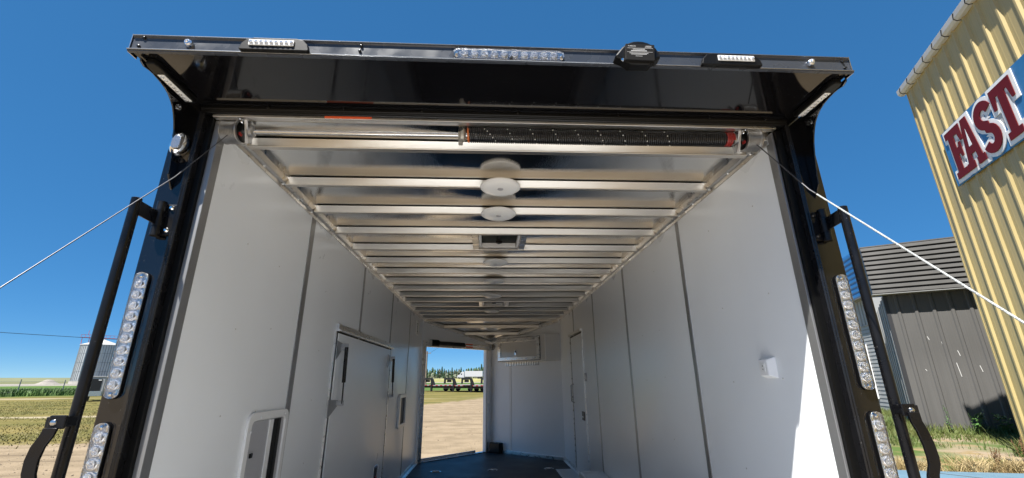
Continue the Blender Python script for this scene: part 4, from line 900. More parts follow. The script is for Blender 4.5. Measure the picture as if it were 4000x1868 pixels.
def offset(poly, dist):
    """grow a closed outline by DIST (metres)"""
    n = len(poly); area = sum(poly[i][0]*poly[(i+1) % n][1]-poly[(i+1) % n][0]*poly[i][1] for i in range(n)); sg_ = 1 if area > 0 else -1
    out = []
    for i in range(n):
        p0, p1, p2 = [Vector(poly[k % n]) for k in (i-1, i, i+1)]
        e1, e2 = (p1-p0), (p2-p1)
        if e1.length < 1e-6 or e2.length < 1e-6: continue
        n1, n2 = Vector((e1.y, -e1.x)).normalized()*sg_, Vector((e2.y, -e2.x)).normalized()*sg_
        m = (n1+n2); m = m.normalized() if m.length > 1e-3 else n1
        out.append(tuple(p1+m*dist/max(0.55, m.dot(n1))))
    return out
SL = 0.0
for ch, pl, x0, x1 in (('letter_f', F_, 1.16, 1.80), ('letter_a', A_, 1.64, 2.34), ('letter_s', S_, 2.34, 3.02), ('letter_t', T_, 3.04, 3.72)):
    pts = letter([pl], x0, x1, 6.435, 7.68)[0]
    yo = {'letter_f': 0, 'letter_a': 0.004, 'letter_s': 0.008, 'letter_t': 0.012}[ch]
    f = MB(); f.prism(pts, 'y', -0.058, -0.0445); lt_ = part(ch, f, 'sign_red', sg)
    f2 = MB(); f2.prism(offset(pts, 0.088), 'y', -0.0325-yo*0.5, -0.0206); part('letter_outline', f2, 'sign_white', lt_)
    if ch == 'letter_a':
        f = MB(); f.prism(letter([A_hole], x0, x1, 6.435, 7.68)[0], 'y', -0.0595, -0.0582); part('counter', f, 'sign_white', lt_)

# ------------------------------------------------------------------ grey building behind the weeds
g0 = Vector((math.sin(R(33)), math.cos(R(33)), 0))
gb = building('grey_building', 'low grey steel building with a ribbed grey fascia, its grooves darkened as shade, behind the weeds', tuple(g0*20.7), R(-33))
GP_, GE = 0.48, 4.63
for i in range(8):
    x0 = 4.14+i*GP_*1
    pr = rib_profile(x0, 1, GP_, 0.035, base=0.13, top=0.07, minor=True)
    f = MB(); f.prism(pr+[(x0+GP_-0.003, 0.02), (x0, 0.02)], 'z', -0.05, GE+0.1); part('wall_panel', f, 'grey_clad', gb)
f = MB(); f.prism([(4.02, -0.012), (4.138, -0.012), (4.138, 0.02), (4.02, 0.02)], 'z', -0.05, GE); part('corner_trim', f, 'grey_dark', gb)
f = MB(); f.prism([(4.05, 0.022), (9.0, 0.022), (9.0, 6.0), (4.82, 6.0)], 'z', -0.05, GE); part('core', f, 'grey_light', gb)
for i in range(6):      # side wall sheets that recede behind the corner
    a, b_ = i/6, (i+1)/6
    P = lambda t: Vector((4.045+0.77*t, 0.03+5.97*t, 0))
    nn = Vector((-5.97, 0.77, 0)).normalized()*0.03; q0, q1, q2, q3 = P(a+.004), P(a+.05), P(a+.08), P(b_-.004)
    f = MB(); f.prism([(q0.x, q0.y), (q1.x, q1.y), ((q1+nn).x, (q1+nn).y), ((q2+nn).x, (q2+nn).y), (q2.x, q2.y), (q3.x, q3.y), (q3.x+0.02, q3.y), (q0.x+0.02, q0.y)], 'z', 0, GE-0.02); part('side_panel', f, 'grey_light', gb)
FO = 0.39
f = MB(); f.prism([(-FO+0.105, GE+0.02), (-FO+0.105+0.177, GE+1.82), (0.3, GE+1.82), (0.3, GE+0.02)], 'x', 3.72, 9.1); part('fascia_core', f, 'grey_dark', gb)  # core coloured dark for the shade in the grooves between the ribs
for i in range(10):
    z = GE+0.045+i*0.183; t = i*0.018
    f = MB(); f.prism([(-FO+0.12+t, z+0.002), (-FO+t, z), (-FO+t+0.010, z+0.112), (-FO+0.12+t, z+0.116)], 'x', 3.70, 9.1); part('fascia_rib', f, 'grey_clad', gb, bevel=0.004)
f = MB(); f.prism([(-FO-0.01, GE-0.01), (-FO-0.01, GE+0.018), (-0.04, GE+0.018), (-0.04, GE-0.01)], 'x', 3.68, 9.1); part('eave_trim', f, 'grey_light', gb)
f = MB(); f.prism([(3.70, -FO+0.20), (9.1, -FO+0.20), (9.1, 5.8), (5.2, 5.8), (3.75, 0.3)], 'z', GE+1.83, GE+1.87); part('roof', f, 'grey_clad', gb)
for x, z, l in ((5.28, 2.9, .30), (5.5, 2.2, .45), (4.95, 3.1, .12), (5.62, 2.6, .18), (5.3, 1.55, .22), (4.66, 2.0, .06), (5.78, 3.2, .14), (6.05, 2.1, .2)):
    f = MB(); f.bar((x, -0.0065, z), (x+0.03, -0.0065, z-l), 0.016, 0.002, up=(0, 1, 0)); part('scratch', f, 'scratch', gb)

# ------------------------------------------------------------------ blue-topped building between the post and the grey one
bb = building('blue_topped_building', 'pale siding building with a bright blue ribbed fascia, seen past the right post', (20.4, 22.3, 0), R(-112))
f = MB(); f.box(-14, 0.95, 0.05, 9, 0, 5.75); part('core', f, 'siding', bb)
for i in range(34):
    x0 = -12.8+i*0.40
    f = MB(); f.prism([(x0, 0.04), (x0+0.02, 0), (x0+0.26, 0), (x0+0.28, 0.045), (x0+0.399, 0.045), (x0+0.399, 0.06), (x0, 0.06)], 'z', 4.45, 5.78); part('wall_panel', f, 'siding', bb)
for i in range(22):
    z = 0.12+i*0.195
    f = MB(); f.prism([(0.055, z+0.193), (0.015, z+0.18), (-0.002, z), (0.055, z)], 'x', -12.8, 0.97); part('siding_board', f, 'siding', bb)
f = MB(); f.box(-12.9, 0.97, -0.03, 0.05, 4.40, 4.448); part('ledge', f, 'grey_light', bb)
f = MB(); f.box(-13, 1.0, -0.28, 0.5, 5.80, 8.25); part('fascia_core', f, 'blue_clad', bb)
for i in range(9):
    z = 5.85+i*0.268
    f = MB(); f.prism([(-0.285, z-0.02), (-0.34, z+0.03), (-0.34, z+0.15), (-0.285, z+0.19)], 'x', -13, 1.0); part('fascia_rib', f, 'blue_clad', bb)
f = MB(); f.box(-13.02, 1.02, -0.36, 0.0, 5.775, 5.798); part('eave_trim', f, 'grey_light', bb)
wn = MB(); wn.box(-3.0, -1.0, -0.07, -0.005, 0.65, 3.45); wn_ = part('window', wn, 'frame_white', bb, bevel=0.01)
f = MB(); f.box(-2.84, -1.16, -0.075, -0.0705, 0.80, 3.30); part('pane', f, 'window_glass', wn_)

# ------------------------------------------------------------------ weeds and grass on the right
def blades(n, region, hmin, hmax, wd, seed, lean=0.35, dens=None):
    r = np.random.default_rng(seed); vs = []; fs = []; k = 0
    while k < n:
        x, y = region(r)
        if x is None: continue
        h = r.uniform(hmin, hmax)*(1 if dens is None else dens(x, y, r))
        if h < 0.02: k += 1; continue
        a = r.uniform(0, 2*PI); dx, dy = math.cos(a), math.sin(a); l = r.uniform(0.05, lean)*h*2; b = r.uniform(0, 2*PI)
        o = len(vs); w2 = wd*r.uniform(0.6, 1.4)
        vs += [(x-dx*w2, y-dy*w2, 0), (x+dx*w2, y+dy*w2, 0), (x+dx*w2*.7+math.cos(b)*l*.35, y+dy*w2*.7+math.sin(b)*l*.35, h*.6), (x-dx*w2*.7+math.cos(b)*l*.35, y-dy*w2*.7+math.sin(b)*l*.35, h*.6), (x+math.cos(b)*l, y+math.sin(b)*l, h)]
        fs += [(o, o+1, o+2, o+3), (o+3, o+2, o+4)]; k += 1
    f = MB(); f.v = vs; f.f = fs; return f
gwall = lambda t, off: g0*(20.7-off)+Vector((g0.y, -g0.x, 0))*t
def near_wall(r):
    t = r.uniform(2.5, 9.0); off = abs(r.normal(0, 0.45))+0.05; q = gwall(t, off); return q.x, q.y
def plot_green(r):
    t = r.uniform(1.0, 9.0); off = r.uniform(0.1, 4.6); q = gwall(t, off)
    v = math.sin(q.x*1.3+0.4)*math.sin(q.y*1.1+1.0)+r.normal(0, 0.35)
    return (q.x, q.y) if v > -0.15 else (None, None)
def plot_dry(r):
    u = r.random(); x = 7.2+5.2*r.random(); yb_ = 8.95-0.26*(x-7.6); y = yb_+abs(r.normal(0, 0.55))+0.05
    if math.sin(x*3.1+1)+math.sin(y*4.3+x)+r.normal(0, 0.5) < -0.1: return None, None
    return (x, y) if r.random() < 0.25+0.75*min(1, max(0, (x-7.4)/2.5)) else (None, None)
solo('green_grass', blades(9000, plot_green, 0.04, 0.17, 0.010, 1), 'grass_green', (0, 0, 0), kind='stuff', fix=False)
solo('green_weed_fringe', blades(1500, near_wall, 0.08, 0.36, 0.012, 2, lean=0.3), 'grass_green', (0, 0, 0), kind='stuff', fix=False)
solo('dry_grass', blades(3600, plot_dry, 0.04, 0.24, 0.006, 3, lean=0.6), 'grass_dry', (0, 0, 0), kind='stuff', fix=False)
def sideyard(r):
    x, y = r.uniform(12, 26), r.uniform(12, 24)
    az = math.degrees(math.atan2(x, y)); return (x, y) if 38 < az < 44.5 and math.hypot(x, y) > 12 else (None, None)
solo('side_yard_grass', blades(5000, sideyard, 0.10, 0.35, 0.012, 4), 'grass_green', (0, 0, 0), kind='stuff', fix=False)
def plant(name, label, x, y, h, kind, seed, group=None):
    r = random.Random(seed); t = thing(name, label, 'plant', (x, y, 0), group=group)
    if kind == 'broad':
        st = MB(); lf = MB()
        for k in range(7):
            a = r.uniform(0, 6.28); top = Vector((math.cos(a)*0.22*h, math.sin(a)*0.22*h, h*r.uniform(0.6, 1.0)))
            st.tube([(0, 0, 0), tuple(top*0.5+Vector((0, 0, 0.05))), tuple(top)], 0.010, 5, r1=0.004)
            for j in range(9):
                q = top*(0.25+0.75*j/8)+Vector((0, 0, 0.02)); b = r.uniform(0, 6.28); L = r.uniform(0.10, 0.20); dx, dy = math.cos(b), math.sin(b); dz = r.uniform(-0.06, 0.08)
                lf.add([tuple(q), tuple(q+Vector((dx*L*.5-dy*L*.28, dy*L*.5+dx*L*.28, dz))), tuple(q+Vector((dx*L, dy*L, dz-0.02))), tuple(q+Vector((dx*L*.5+dy*L*.28, dy*L*.5-dx*L*.28, dz)))], [(0, 1, 2, 3)])
        part('stem', st, 'weed_green', t, fix=False); part('foliage', lf, 'weed_green', t, fix=False)
    elif kind == 'stalk':
        st = MB(); st.tube([(0, 0, 0), (0.02, 0, h*.5), (0.0, 0.02, h)], 0.010, 6, r1=0.005); part('stem', st, 'weed_green', t)
        lf = MB()
        for j in range(34):
            z = h*(0.1+0.9*j/34); b = r.uniform(0, 6.28); L = 0.13*(1.15-j/40); dx, dy = math.cos(b), math.sin(b)
            lf.add([(0, 0, z), (dx*L*.5-dy*L*.2, dy*L*.5+dx*L*.2, z+0.03), (dx*L, dy*L, z), (dx*L*.5+dy*L*.2, dy*L*.5-dx*L*.2, z+0.03)], [(0, 1, 2, 3)])
        part('foliage', lf, 'weed_green', t, fix=False)
    elif kind == 'dock':
        st = MB(); sd_ = MB()
        for k in range(5):
            a = r.uniform(0, 6.28); l = r.uniform(0.02, 0.12); top = Vector((math.cos(a)*l, math.sin(a)*l, h*r.uniform(0.75, 1)))
            st.tube([(0, 0, 0), tuple(top)], 0.005, 5)
            for j in range(18):
                q = top*(0.35+0.65*j/18)+Vector((r.uniform(-.025, .025), r.uniform(-.025, .025), 0)); e = 0.012
                sd_.add([tuple(q+Vector(v)*e) for v in ((1, 0, 0), (-.5, .8, 0), (-.5, -.8, 0), (0, 0, 1.6))], [(0, 1, 2), (0, 3, 1), (1, 3, 2), (2, 3, 0)])
        part('stem', st, 'rust_plant', t, fix=False); part('seed_head', sd_, 'rust_plant', t, fix=False)
    else:
        rr = np.random.default_rng(seed); rad = 0.22
        f = blades(420, lambda q: (q.normal(0, rad*.5), q.normal(0, rad*.5)), h*.5, h, 0.006, seed, lean=0.75)
        part('blades', f, 'grass_straw' if kind == 'straw' else 'grass_green', t, fix=False)
    return t
plant('broadleaf_weed', 'bushy broadleaf weed at the edge of the shadow on the grey wall', *gwall(5.42, 0.5)[:2], 0.75, 'broad', 11)
plant('broadleaf_weed', 'low leafy weed in the shade at the foot of the grey wall', *gwall(6.0, 0.6)[:2], 0.6, 'broad', 12)
plant('stalk_weed', 'single upright weed stalk against the sunlit grey wall', *gwall(4.78, 0.35)[:2], 0.85, 'stalk', 13)
plant('dock_plant', 'rusty brown seed stalks standing at the pad edge', 10.45, 8.72, 0.62, 'dock', 14)
plant('dock_plant', 'shorter rusty seed stalk left of the tall rusty one', 10.0, 8.85, 0.42, 'dock', 15)
plant('straw_tuft', 'pale straw tuft spilling onto the blue pad', 9.35, 8.75, 0.30, 'straw', 16)
plant('straw_tuft', 'pale straw tuft close to the rusty stalks', 10.1, 8.55, 0.30, 'straw', 17)
plant('straw_tuft', 'small pale straw tuft by the trailer bar', 8.5, 8.9, 0.2, 'straw', 18)
plant('grass_tuft', 'yellow green grass tuft in front of the wall shadow', 12.35, 10.2, 0.42, 'green', 19)
f = MB(); f.box(-0.5, 0.5, -0.10, 0.10, 0, 0.16); f.xf(lambda q: Matrix.Rotation(R(-25), 3, 'Z') @ q+Vector((10.95, 8.85, 0.0)))
solo('timber', f, 'timber', label='short dark timber lying at the end of the blue pad', cat='timber')

def mown_(r):
    az = r.uniform(-50, -33); D = 18+40*r.random()**1.4; q = Vector((D*math.sin(R(az)), D*math.cos(R(az)), 0))
    if q.y < 14.6+r.normal(0, .5): return None, None
    return (q.x, q.y) if math.sin(q.x*.9+q.y*.5)+math.sin(q.y*1.7)+r.normal(0, .7) > -0.4 else (None, None)
solo('mown_grass', blades(16000, mown_, 0.015, 0.07, 0.014, 21, lean=1.0), mat('mown stubble', (0.20, 0.165, 0.065), 0.8, var=0.3, vscale=0.35, col2=(0.115, 0.115, 0.03)), (0, 0, 0), kind='stuff', fix=False)
def stones(n, seed):
    r = random.Random(seed); f = MB()
    for k in range(n):
        if r.random() < 0.5: az, D = r.uniform(-48, -35), r.uniform(10, 20)
        else: az, D = r.uniform(-10, 2), r.uniform(10.5, 32)
        q = Vector((D*math.sin(R(az)), D*math.cos(R(az)), 0)); e = 0.006+0.022*r.random()**4; m_ = Euler((r.uniform(0, 6), r.uniform(0, 6), r.uniform(0, 6))).to_matrix()
        o = [q+Vector((0, 0, e*.3))+m_ @ (Vector(v)*e*r.uniform(.7, 1.3)) for v in ((1, 0, 0), (-1, 0, 0), (0, 1, 0), (0, -1, 0), (0, 0, .7), (0, 0, -.7))]
        f.add(o, [(0, 2, 4), (2, 1, 4), (1, 3, 4), (3, 0, 4), (2, 0, 5), (1, 2, 5), (3, 1, 5), (0, 3, 5)])
    return f
solo('yard_stones', stones(1500, 4), mat('yard stone', (0.21, 0.165, 0.115), 0.9, var=0.4, vscale=2), (0, 0, 0), kind='stuff', fix=False)

# ------------------------------------------------------------------ left background
def polar(az, D, z=0.0): return Vector((D*math.sin(R(az)), D*math.cos(R(az)), z))
# grain bin
gc = polar(-39.43, 300); br_ = 7.7
bn = thing('grain_bin', 'large galvanised grain bin with red catwalk, far across the field', 'grain bin', tuple(gc))
f = MB(); f.lathe([(br_, 1.3), (br_, 18.1)], (0, 0, 0), 'z', 64); wl = part('wall', f, 'galv', bn, smooth=30)
f = MB(); f.lathe([(br_+0.3, 18.0), (br_+0.25, 18.2), (1.2, 20.6), (1.0, 21.0), (0.2, 21.1)], (0, 0, 0), 'z', 48); part('roof', f, 'bin_roof', bn, smooth=25)
f = MB(); f.lathe([(br_+0.5, -0.3), (br_+0.5, 1.3), (br_, 1.31)], (0, 0, 0), 'z', 48); part('base', f, 'concrete', bn, smooth=30)
f = MB(); a = -gc.normalized(); f.bar(tuple(a*(br_+0.42)+Vector((-3.5, 2.4, 0.0))), tuple(a*(br_+0.42)+Vector((-3.5, 2.4, 1.2))), 1.5, 0.4); part('hatch', f, 'dark_void', bn)
stf = None
for k in range(48):
    t = 2*PI*k/48; q = Vector((math.cos(t), math.sin(t), 0))
    if q.dot(gc) > 1: continue
    f = MB(); f.bar(tuple(q*(br_+0.06)+Vector((0, 0, 1.35))), tuple(q*(br_+0.06)+Vector((0, 0, 17.9))), 0.16, 0.16); part('stiffener', f, 'galv_dark', wl)
for z in (5.5, 9.7, 13.9):
    f = MB(); f.lathe([(br_+0.01, z), (br_+0.10, z+0.05), (br_+0.10, z+0.15), (br_+0.01, z+0.2)], (0, 0, 0), 'z', 48); part('hoop', f, 'galv_dark', wl)
side = Vector((gc.y, -gc.x, 0)).normalized()
for dz, name in ((21.6, 'catwalk_deck'), (22.9, 'catwalk_rail')):
    f = MB(); f.bar(tuple(-side*8.5+Vector((0, 0, dz))), tuple(side*9.5+Vector((0, 0, dz))), 0.8 if dz < 22 else 0.12, 0.22 if dz < 22 else 0.14); part(name, f, 'red_steel', bn)
for x in np.arange(-8.4, 9.5, 1.5):
    f = MB(); f.bar(tuple(side*x+Vector((0, 0, 21.6))), tuple(side*x+Vector((0, 0, 22.95))), 0.10, 0.10); part('catwalk_post', f, 'red_steel', bn)
for x in (-7.7, -5.2, 5.4, 7.6):
    f = MB(); f.bar(tuple(side*x+Vector((0, 0, 18.3))), tuple(side*x*1.02+Vector((0, 0, 21.6))), 0.16, 0.16); part('catwalk_leg', f, 'red_steel', bn)
f = MB(); f.bar(tuple(-side*6.0+Vector((0, 0, 22.9))), tuple(-side*6.0+Vector((0, 0, 25.0))), 0.12, 0.12); part('mast', f, 'red_steel', bn)
# gravel pile
f = MB(); rr_ = np.random.default_rng(3)
gm = polar(-42.24, 255)
f.grid(lambda u, v: ((u-.5)*14, (v-.5)*8, max(-0.1, 2.15*math.exp(-(((u-.5)*5.2)**2+((v-.5)*4.4)**2)*0.9)-0.1+0.06*math.sin(u*40)*math.sin(v*23))), 30, 16)
f.xf(lambda q: Matrix.Rotation(R(-42), 3, 'Z').inverted() @ q+gm)
solo('gravel_pile', f, 'gravel', smooth=60, label='low pile of pale gravel beyond the fence', cat='gravel pile')
# fence
P1 = Vector((-54.3, 56.4, 0)); stp = Vector((1.80, 3.55, 0))
fn = thing('wire_fence', 'thin wire fence on steel posts along the green field edge', 'fence', tuple(P1))
for k in range(-3, 7):
    q = stp*k; h = 1.78 if k else 1.86
    f = MB(); f.tube([(q.x, q.y, -0.05), (q.x+0.02, q.y, h)], 0.05, 6); part('fence_post', f, 'galv_dark', fn)
for z in (0.4, 0.8, 1.2, 1.6):
    f = MB(); f.tube([tuple(stp*-3+Vector((0, 0, z))), tuple(stp*6+Vector((0, 0, z)))], 0.010, 4); part('fence_wire', f, 'galv_dark', fn)
def field(r):
    az, D = r.uniform(-48, -36), r.uniform(76, 92)
    q = polar(az, D); return q.x, q.y
solo('tall_grass', blades(9000, field, 0.25, 0.85, 0.05, 6, lean=0.3), mat('tall field grass', (0.065, 0.125, 0.024), 0.7, var=0.4, vscale=0.4), (0, 0, 0), kind='stuff', fix=False)
# small white cargo trailer
tl = polar(-38.6, 53.5)
ct = thing('cargo_trailer', 'small white cargo trailer with a black front panel parked on the grass', 'trailer', tuple(tl), R(32))
f = MB(); f.prism([(0.16, -0.80), (0.25, -0.70), (0.25, 3.2), (-1.0, 3.2), (-1.0, -0.70), (-0.92, -0.80)], 'z', 0.42, 2.0); part('body', f, 'white_paint', ct, bevel=0.03)
f = MB(); f.box(-0.90, -0.02, -0.825, -0.803, 0.86, 1.84); part('front_panel', f, 'black_frame', ct, bevel=0.01)
f = MB(); f.box(-0.93, 0.12, -0.835, -0.803, 0.44, 0.85); part('stone_guard', f, 'steel', ct, bevel=0.01)
f = MB(); f.box(-0.26, -0.06, -0.84, -0.826, 1.70, 1.78); part('badge', f, 'white_trim', ct)
f = MB(); f.box(-1.03, 0.28, -0.83, 3.22, 1.995, 2.06); part('roof', f, 'white_paint', ct, bevel=0.015)
f = MB(); f.bar((-0.8, -0.75, 0.42), (-1.25, -1.45, 0.42), 0.09, 0.09); part('tongue', f, 'black_frame', ct)
f = MB(); f.lathe([(0.05, 0), (0.05, 0.14)], (-1.30, -1.5, 0.40), 'z', 10); part('coupler', f, 'steel', ct)
f = MB(); f.tube([(-1.1, -1.2, 0.05), (-1.1, -1.2, 0.75)], 0.035, 8); part('jack', f, 'steel', ct)
for x in (-0.93, 0.30):
    f = MB(); f.lathe([(0.2, -0.1), (0.33, -0.08), (0.33, 0.08), (0.2, 0.1)], (x, 1.2, 0.33), 'x', 20); wh = part('wheel', f, 'tyre', ct, smooth=40)
    f = MB(); f.lathe([(0.19, -0.11), (0.17, -0.06), (0.05, -0.08)], (x, 1.2, 0.33), 'x', 16); part('rim', f, 'steel', wh, smooth=40)

# ------------------------------------------------------------------ through the front door: pole, wires, trailers, lorry, trees
pp = polar(-7.5, 132)
up = thing('utility_pole', 'wooden utility pole seen through the front door', 'utility pole', tuple(pp))
f = MB(); f.tube([(0, 0, -0.2), (0.0, 0, 9.4)], 0.24, 10, r1=0.19); part('pole', f, 'wood_pole', up, smooth=50)
f = MB(); f.box(-1.1, 1.1, -0.08, 0.08, 8.75, 8.95); part('crossarm', f, 'wood_pole', up)
for x in (-1.0, 0.0, 1.0):
    f = MB(); f.lathe([(0.05, 0), (0.07, 0.08), (0.04, 0.2)], (x, 0, 8.95), 'z', 8); part('insulator', f, 'grey_light', up, smooth=40)
pe = polar(-60, 92, 8.4)
f = MB(); p0 = pp+Vector((-1.0, 0, 9.05)); f.tube([tuple(p0.lerp(pe, t)-Vector((0, 0, 1.6*4*t*(1-t)*0.5))) for t in np.linspace(0, 1, 14)], 0.035, 5); solo('power_line', f, 'wire', (0, 0, 0), label='thin power line sagging across the sky left of the trailer', cat='power line')
f = MB(); p0 = pp+Vector((1.0, 0, 9.05)); pe2 = Vector((2.2, 78, 15)); f.tube([tuple(p0.lerp(pe2, t)-Vector((0, 0, 2*t*(1-t)))) for t in np.linspace(0, 1, 10)], 0.03, 5); solo('power_line', f, 'wire', (0, 0, 0), label='wire rising right from the pole beyond the front door', cat='power line')

def gooseneck(name, label, x, y, rz, col='deck'):
    t = thing(name, label, 'trailer', (x, y, 0), R(rz), 'flatbed trailers parked beyond the front door')
    f = MB(); f.box(1.3, 11.5, -1.2, 1.2, 0.86, 0.92); part('deck', f, col, t)
    f = MB(); f.box(1.25, 11.5, -1.24, -1.21, 0.74, 0.93); part('side_rail', f, 'black_frame', t)
    f = MB(); f.box(1.25, 11.5, -1.252, -1.242, 0.80, 0.90); part('reflective_tape', f, 'tape', t)
    f = MB(); f.box(1.25, 11.5, 1.21, 1.24, 0.74, 0.93); part('side_rail', f, 'black_frame', t)
    for yy in (-0.55, 0.40):
        f = MB(); f.box(1.2, 11.4, yy, yy+0.15, 0.50, 0.855); part('main_beam', f, 'black_frame', t)
    for yy in (-0.5, 0.4):
        f = MB(); f.prism([(1.55, 0.90), (1.25, 1.70), (1.05, 1.86), (-0.1, 1.86), (-0.25, 1.78), (-0.30, 1.10), (-0.05, 1.10), (-0.02, 1.60), (0.85, 1.62), (1.05, 0.90)], 'y', yy, yy+0.14); part('gooseneck', f, 'black_frame', t)
    f = MB(); f.box(-0.28, -0.05, -0.36, 0.36, 1.70, 1.80); part('cross_member', f, 'black_frame', t)
    f = MB(); f.box(0.15, 0.75, -0.34, 0.38, 1.30, 1.60); part('toolbox', f, 'black_frame', t)
    f = MB(); f.box(0.95, 1.12, -0.9, -0.75, 0.02, 1.5); part('jack', f, 'black_frame', t)
    f = MB(); f.box(0.95, 1.12, 0.75, 0.9, 0.02, 1.5); part('jack', f, 'black_frame', t)
    for xx in (6.6, 7.5, 8.4):
        for yy in (-1.0, 1.0):
            f = MB(); f.lathe([(0.2, -0.14), (0.37, -0.12), (0.37, 0.12), (0.2, 0.14)], (xx, yy, 0.38), 'y', 16); wh = part('wheel', f, 'tyre', t, smooth=40)
            f = MB(); f.lathe([(0.19, -0.145), (0.17, -0.1), (0.05, -0.12)], (xx, yy, 0.38), 'y', 12); part('rim', f, 'grey_dark', wh, smooth=40)
    return t
gooseneck('flatbed_trailer', 'black gooseneck flatbed trailer at the middle of the front door view', -5.6, 64, 2)
gooseneck('flatbed_trailer', 'black gooseneck flatbed trailer right of the middle one', -3.1, 62.0, 2)
gooseneck('flatbed_trailer', 'black gooseneck flatbed trailer nearest the right door post', -0.45, 60.5, 2)
gooseneck('flatbed_trailer', 'black gooseneck flatbed trailer with a rack nearest the left door post', -8.9, 66.5, 2)
gooseneck('flatbed_trailer', 'flatbed trailer standing behind the others with its deck only in sight', -12.6, 69.0, 2)
# lorry
sm = polar(-3.1, 257, 1.75)
se = thing('semi_truck', 'white lorry with a long box trailer on the far road', 'truck', tuple(sm), R(-8))
f = MB(); f.box(2.0, 12.0, -1.3, 1.3, 1.1, 4.1); part('box_body', f, 'white_paint', se, bevel=0.05)
f = MB(); f.prism([(-2.2, 0.6), (-2.2, 1.6), (-1.9, 1.9), (-0.9, 2.05), (-0.4, 3.0), (0.3, 3.7), (1.6, 3.7), (1.6, 0.6)], 'y', -1.2, 1.2); part('cab', f, 'white_paint', se, bevel=0.08)
f = MB(); f.prism([(-0.78, 2.10), (-0.33, 2.98), (-0.30, 2.96), (-0.74, 2.08)], 'y', -1.0, 1.0); part('windscreen', f, 'window_glass', se)
f = MB(); f.box(-0.2, 0.5, -1.215, -1.203, 2.1, 2.8); part('side_window', f, 'window_glass', se)
for xx in (-1.3, 2.6, 3.7, 9.6, 10.7):
    for yy in (-1.05, 1.05):
        f = MB(); f.lathe([(0.3, -0.16), (0.52, -0.14), (0.52, 0.14), (0.3, 0.16)], (xx, yy, 0.52), 'y', 16); part('wheel', f, 'tyre', se, smooth=40)
# trees
def tree_proto(kind, seed):
    r = random.Random(seed); h = {'spruce': 10.5, 'poplar': 10.0, 'grey': 9.0}[kind]
    t = thing({'spruce': 'spruce_tree', 'poplar': 'poplar_tree', 'grey': 'aspen_tree'}[kind], 'tree', 'tree', (0, 0, -500))
    tr = MB(); tr.tube([(0, 0, -0.3), (0.05, 0, h*.5), (0, 0.05, h*.93)], 0.22, 7, r1=0.04)
    for k in range(9):
        z = h*(0.25+0.065*k); a = r.uniform(0, 6.28); l = (1-z/h)*2.2+0.4
        tr.tube([(0, 0, z), (math.cos(a)*l, math.sin(a)*l, z+(0.5 if kind != 'spruce' else -0.2)*l)], 0.05, 4, r1=0.015)
    part('trunk', tr, 'bark', t, fix=False)
    cr_ = MB()
    for k in range(620):
        if kind == 'spruce':
            z = h*(0.08+0.92*r.random()**1.3); rad = (1-z/h)*2.0+0.12; rad *= 0.55+0.45*abs(math.sin(z*2.6)); a = r.uniform(0, 6.28); q = rad*math.sqrt(r.random())
        else:
            z = h*(0.22+0.78*r.random()); u = (z/h-0.22)/0.78; rad = 2.1*math.sin(PI*min(1, u*0.92+0.08))**0.7*(0.75+0.25*math.sin(z*1.9+seed)); a = r.uniform(0, 6.28); q = rad*math.sqrt(r.random())
            if math.sin(a*2+z*1.3+seed) < -0.75: continue
        c = Vector((q*math.cos(a), q*math.sin(a), z)); e = r.uniform(0.16, 0.42)
        m_ = Euler((r.uniform(0, 6), r.uniform(0, 6), r.uniform(0, 6))).to_matrix()
        cr_.add([tuple(c+m_ @ (Vector(v)*e)) for v in ((-1, -.6, 0), (1, -.7, .2), (.8, .7, 0), (-.7, .8, .25))], [(0, 1, 2), (0, 2, 3)])
    part('crown', cr_, {'spruce': 'leaf_dark', 'poplar': 'leaf_mid', 'grey': 'leaf_pale'}[kind], t, fix=False)
    return t
protos = [tree_proto('spruce', 1), tree_proto('grey', 2), tree_proto('poplar', 3), tree_proto('spruce', 4), tree_proto('poplar', 5)]
KIND = {'spruce_tree': 'dark pointed spruce', 'aspen_tree': 'thin grey green aspen', 'poplar_tree': 'rounded green poplar'}
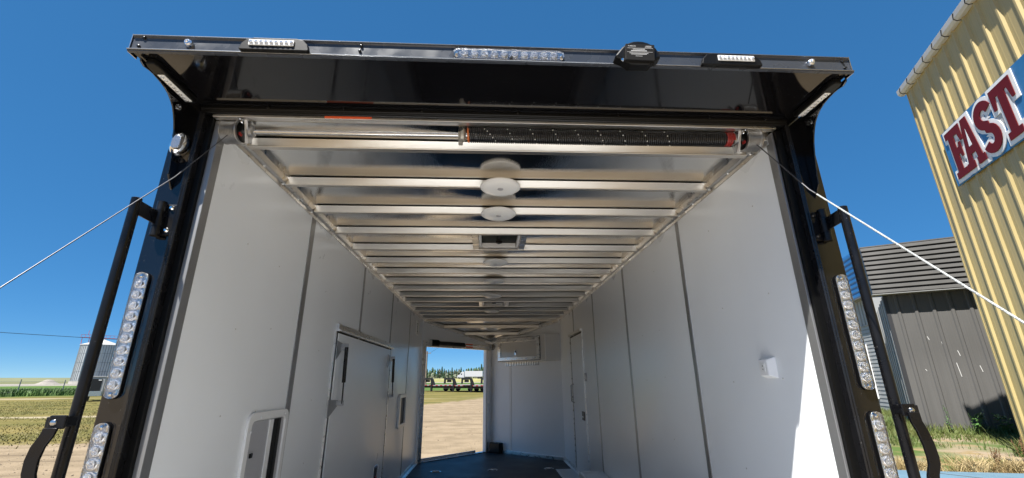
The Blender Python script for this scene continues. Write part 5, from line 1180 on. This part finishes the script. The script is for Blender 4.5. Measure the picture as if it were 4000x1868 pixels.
NTH = ['first', 'second', 'third', 'fourth', 'fifth', 'sixth', 'seventh', 'eighth', 'ninth', 'tenth', 'eleventh', 'twelfth', 'thirteenth', 'fourteenth', 'fifteenth', 'sixteenth', 'seventeenth', 'eighteenth']
used = set(); az = -8.5; row = []
seq = random.Random(5)
while az < -0.05:
    if -7.65 < az < -7.35: az = -7.3
    right = az > -2.4
    pi_ = seq.choice([2, 4, 2, 0] if right else [1, 1, 0, 3, 1, 0] if az > -6.4 else [0, 4, 2, 3])
    P = protos[pi_]; D = seq.uniform(375, 410)
    o = P if pi_ not in used else copy_tree(P); used.add(pi_)
    q = polar(az, D, 2.1); o.location = q; o.rotation_euler = (0, 0, seq.uniform(0, 6.28)); sc_ = seq.uniform(0.72, 1.0)*(1.12 if right else 0.95 if az > -6.4 else 0.92); o.scale = (sc_*1.1, sc_*1.1, sc_)
    row.append((az, o)); az += seq.uniform(0.20, 0.36)
zones = [(-99, -7.5, 'left of the utility pole', -1), (-7.5, -3.75, 'right of the utility pole', 1), (-3.75, -1.35, 'behind the white lorry, counted from its cab', 1), (-1.35, 99, 'right of the white lorry', 1)]
for lo, hi, where, sg in zones:
    z_ = [o for a, o in row if lo <= a < hi][::sg]
    for n, o in enumerate(z_):
        k_ = KIND[o.name.split('.')[0]]
        o['label'] = f'{k_}, {NTH[n]} tree {where}'; o['group'] = 'trees in the far tree line'
for P in protos:
    if P not in [o for a, o in row]:
        for ch in list(P.children): bpy.data.objects.remove(ch)
        bpy.data.objects.remove(P)
b = MB(); rr2 = random.Random(9)
for i in range(5000):
    a = rr2.uniform(-9.5, 1.0); D = rr2.uniform(385, 430); z = 2.0+abs(rr2.gauss(0, 1.8)); q = polar(a, D, z); e = rr2.uniform(0.3, 0.7)
    m_ = Euler((rr2.uniform(0, 6), rr2.uniform(0, 6), rr2.uniform(0, 6))).to_matrix()
    b.add([tuple(q+m_ @ (Vector(v)*e)) for v in ((-1, -.6, 0), (1, -.7, .2), (.8, .7, 0), (-.7, .8, .25))], [(0, 1, 2), (0, 2, 3)])
solo('undergrowth', b, 'leaf_pale', (0, 0, 0), kind='stuff', fix=False)
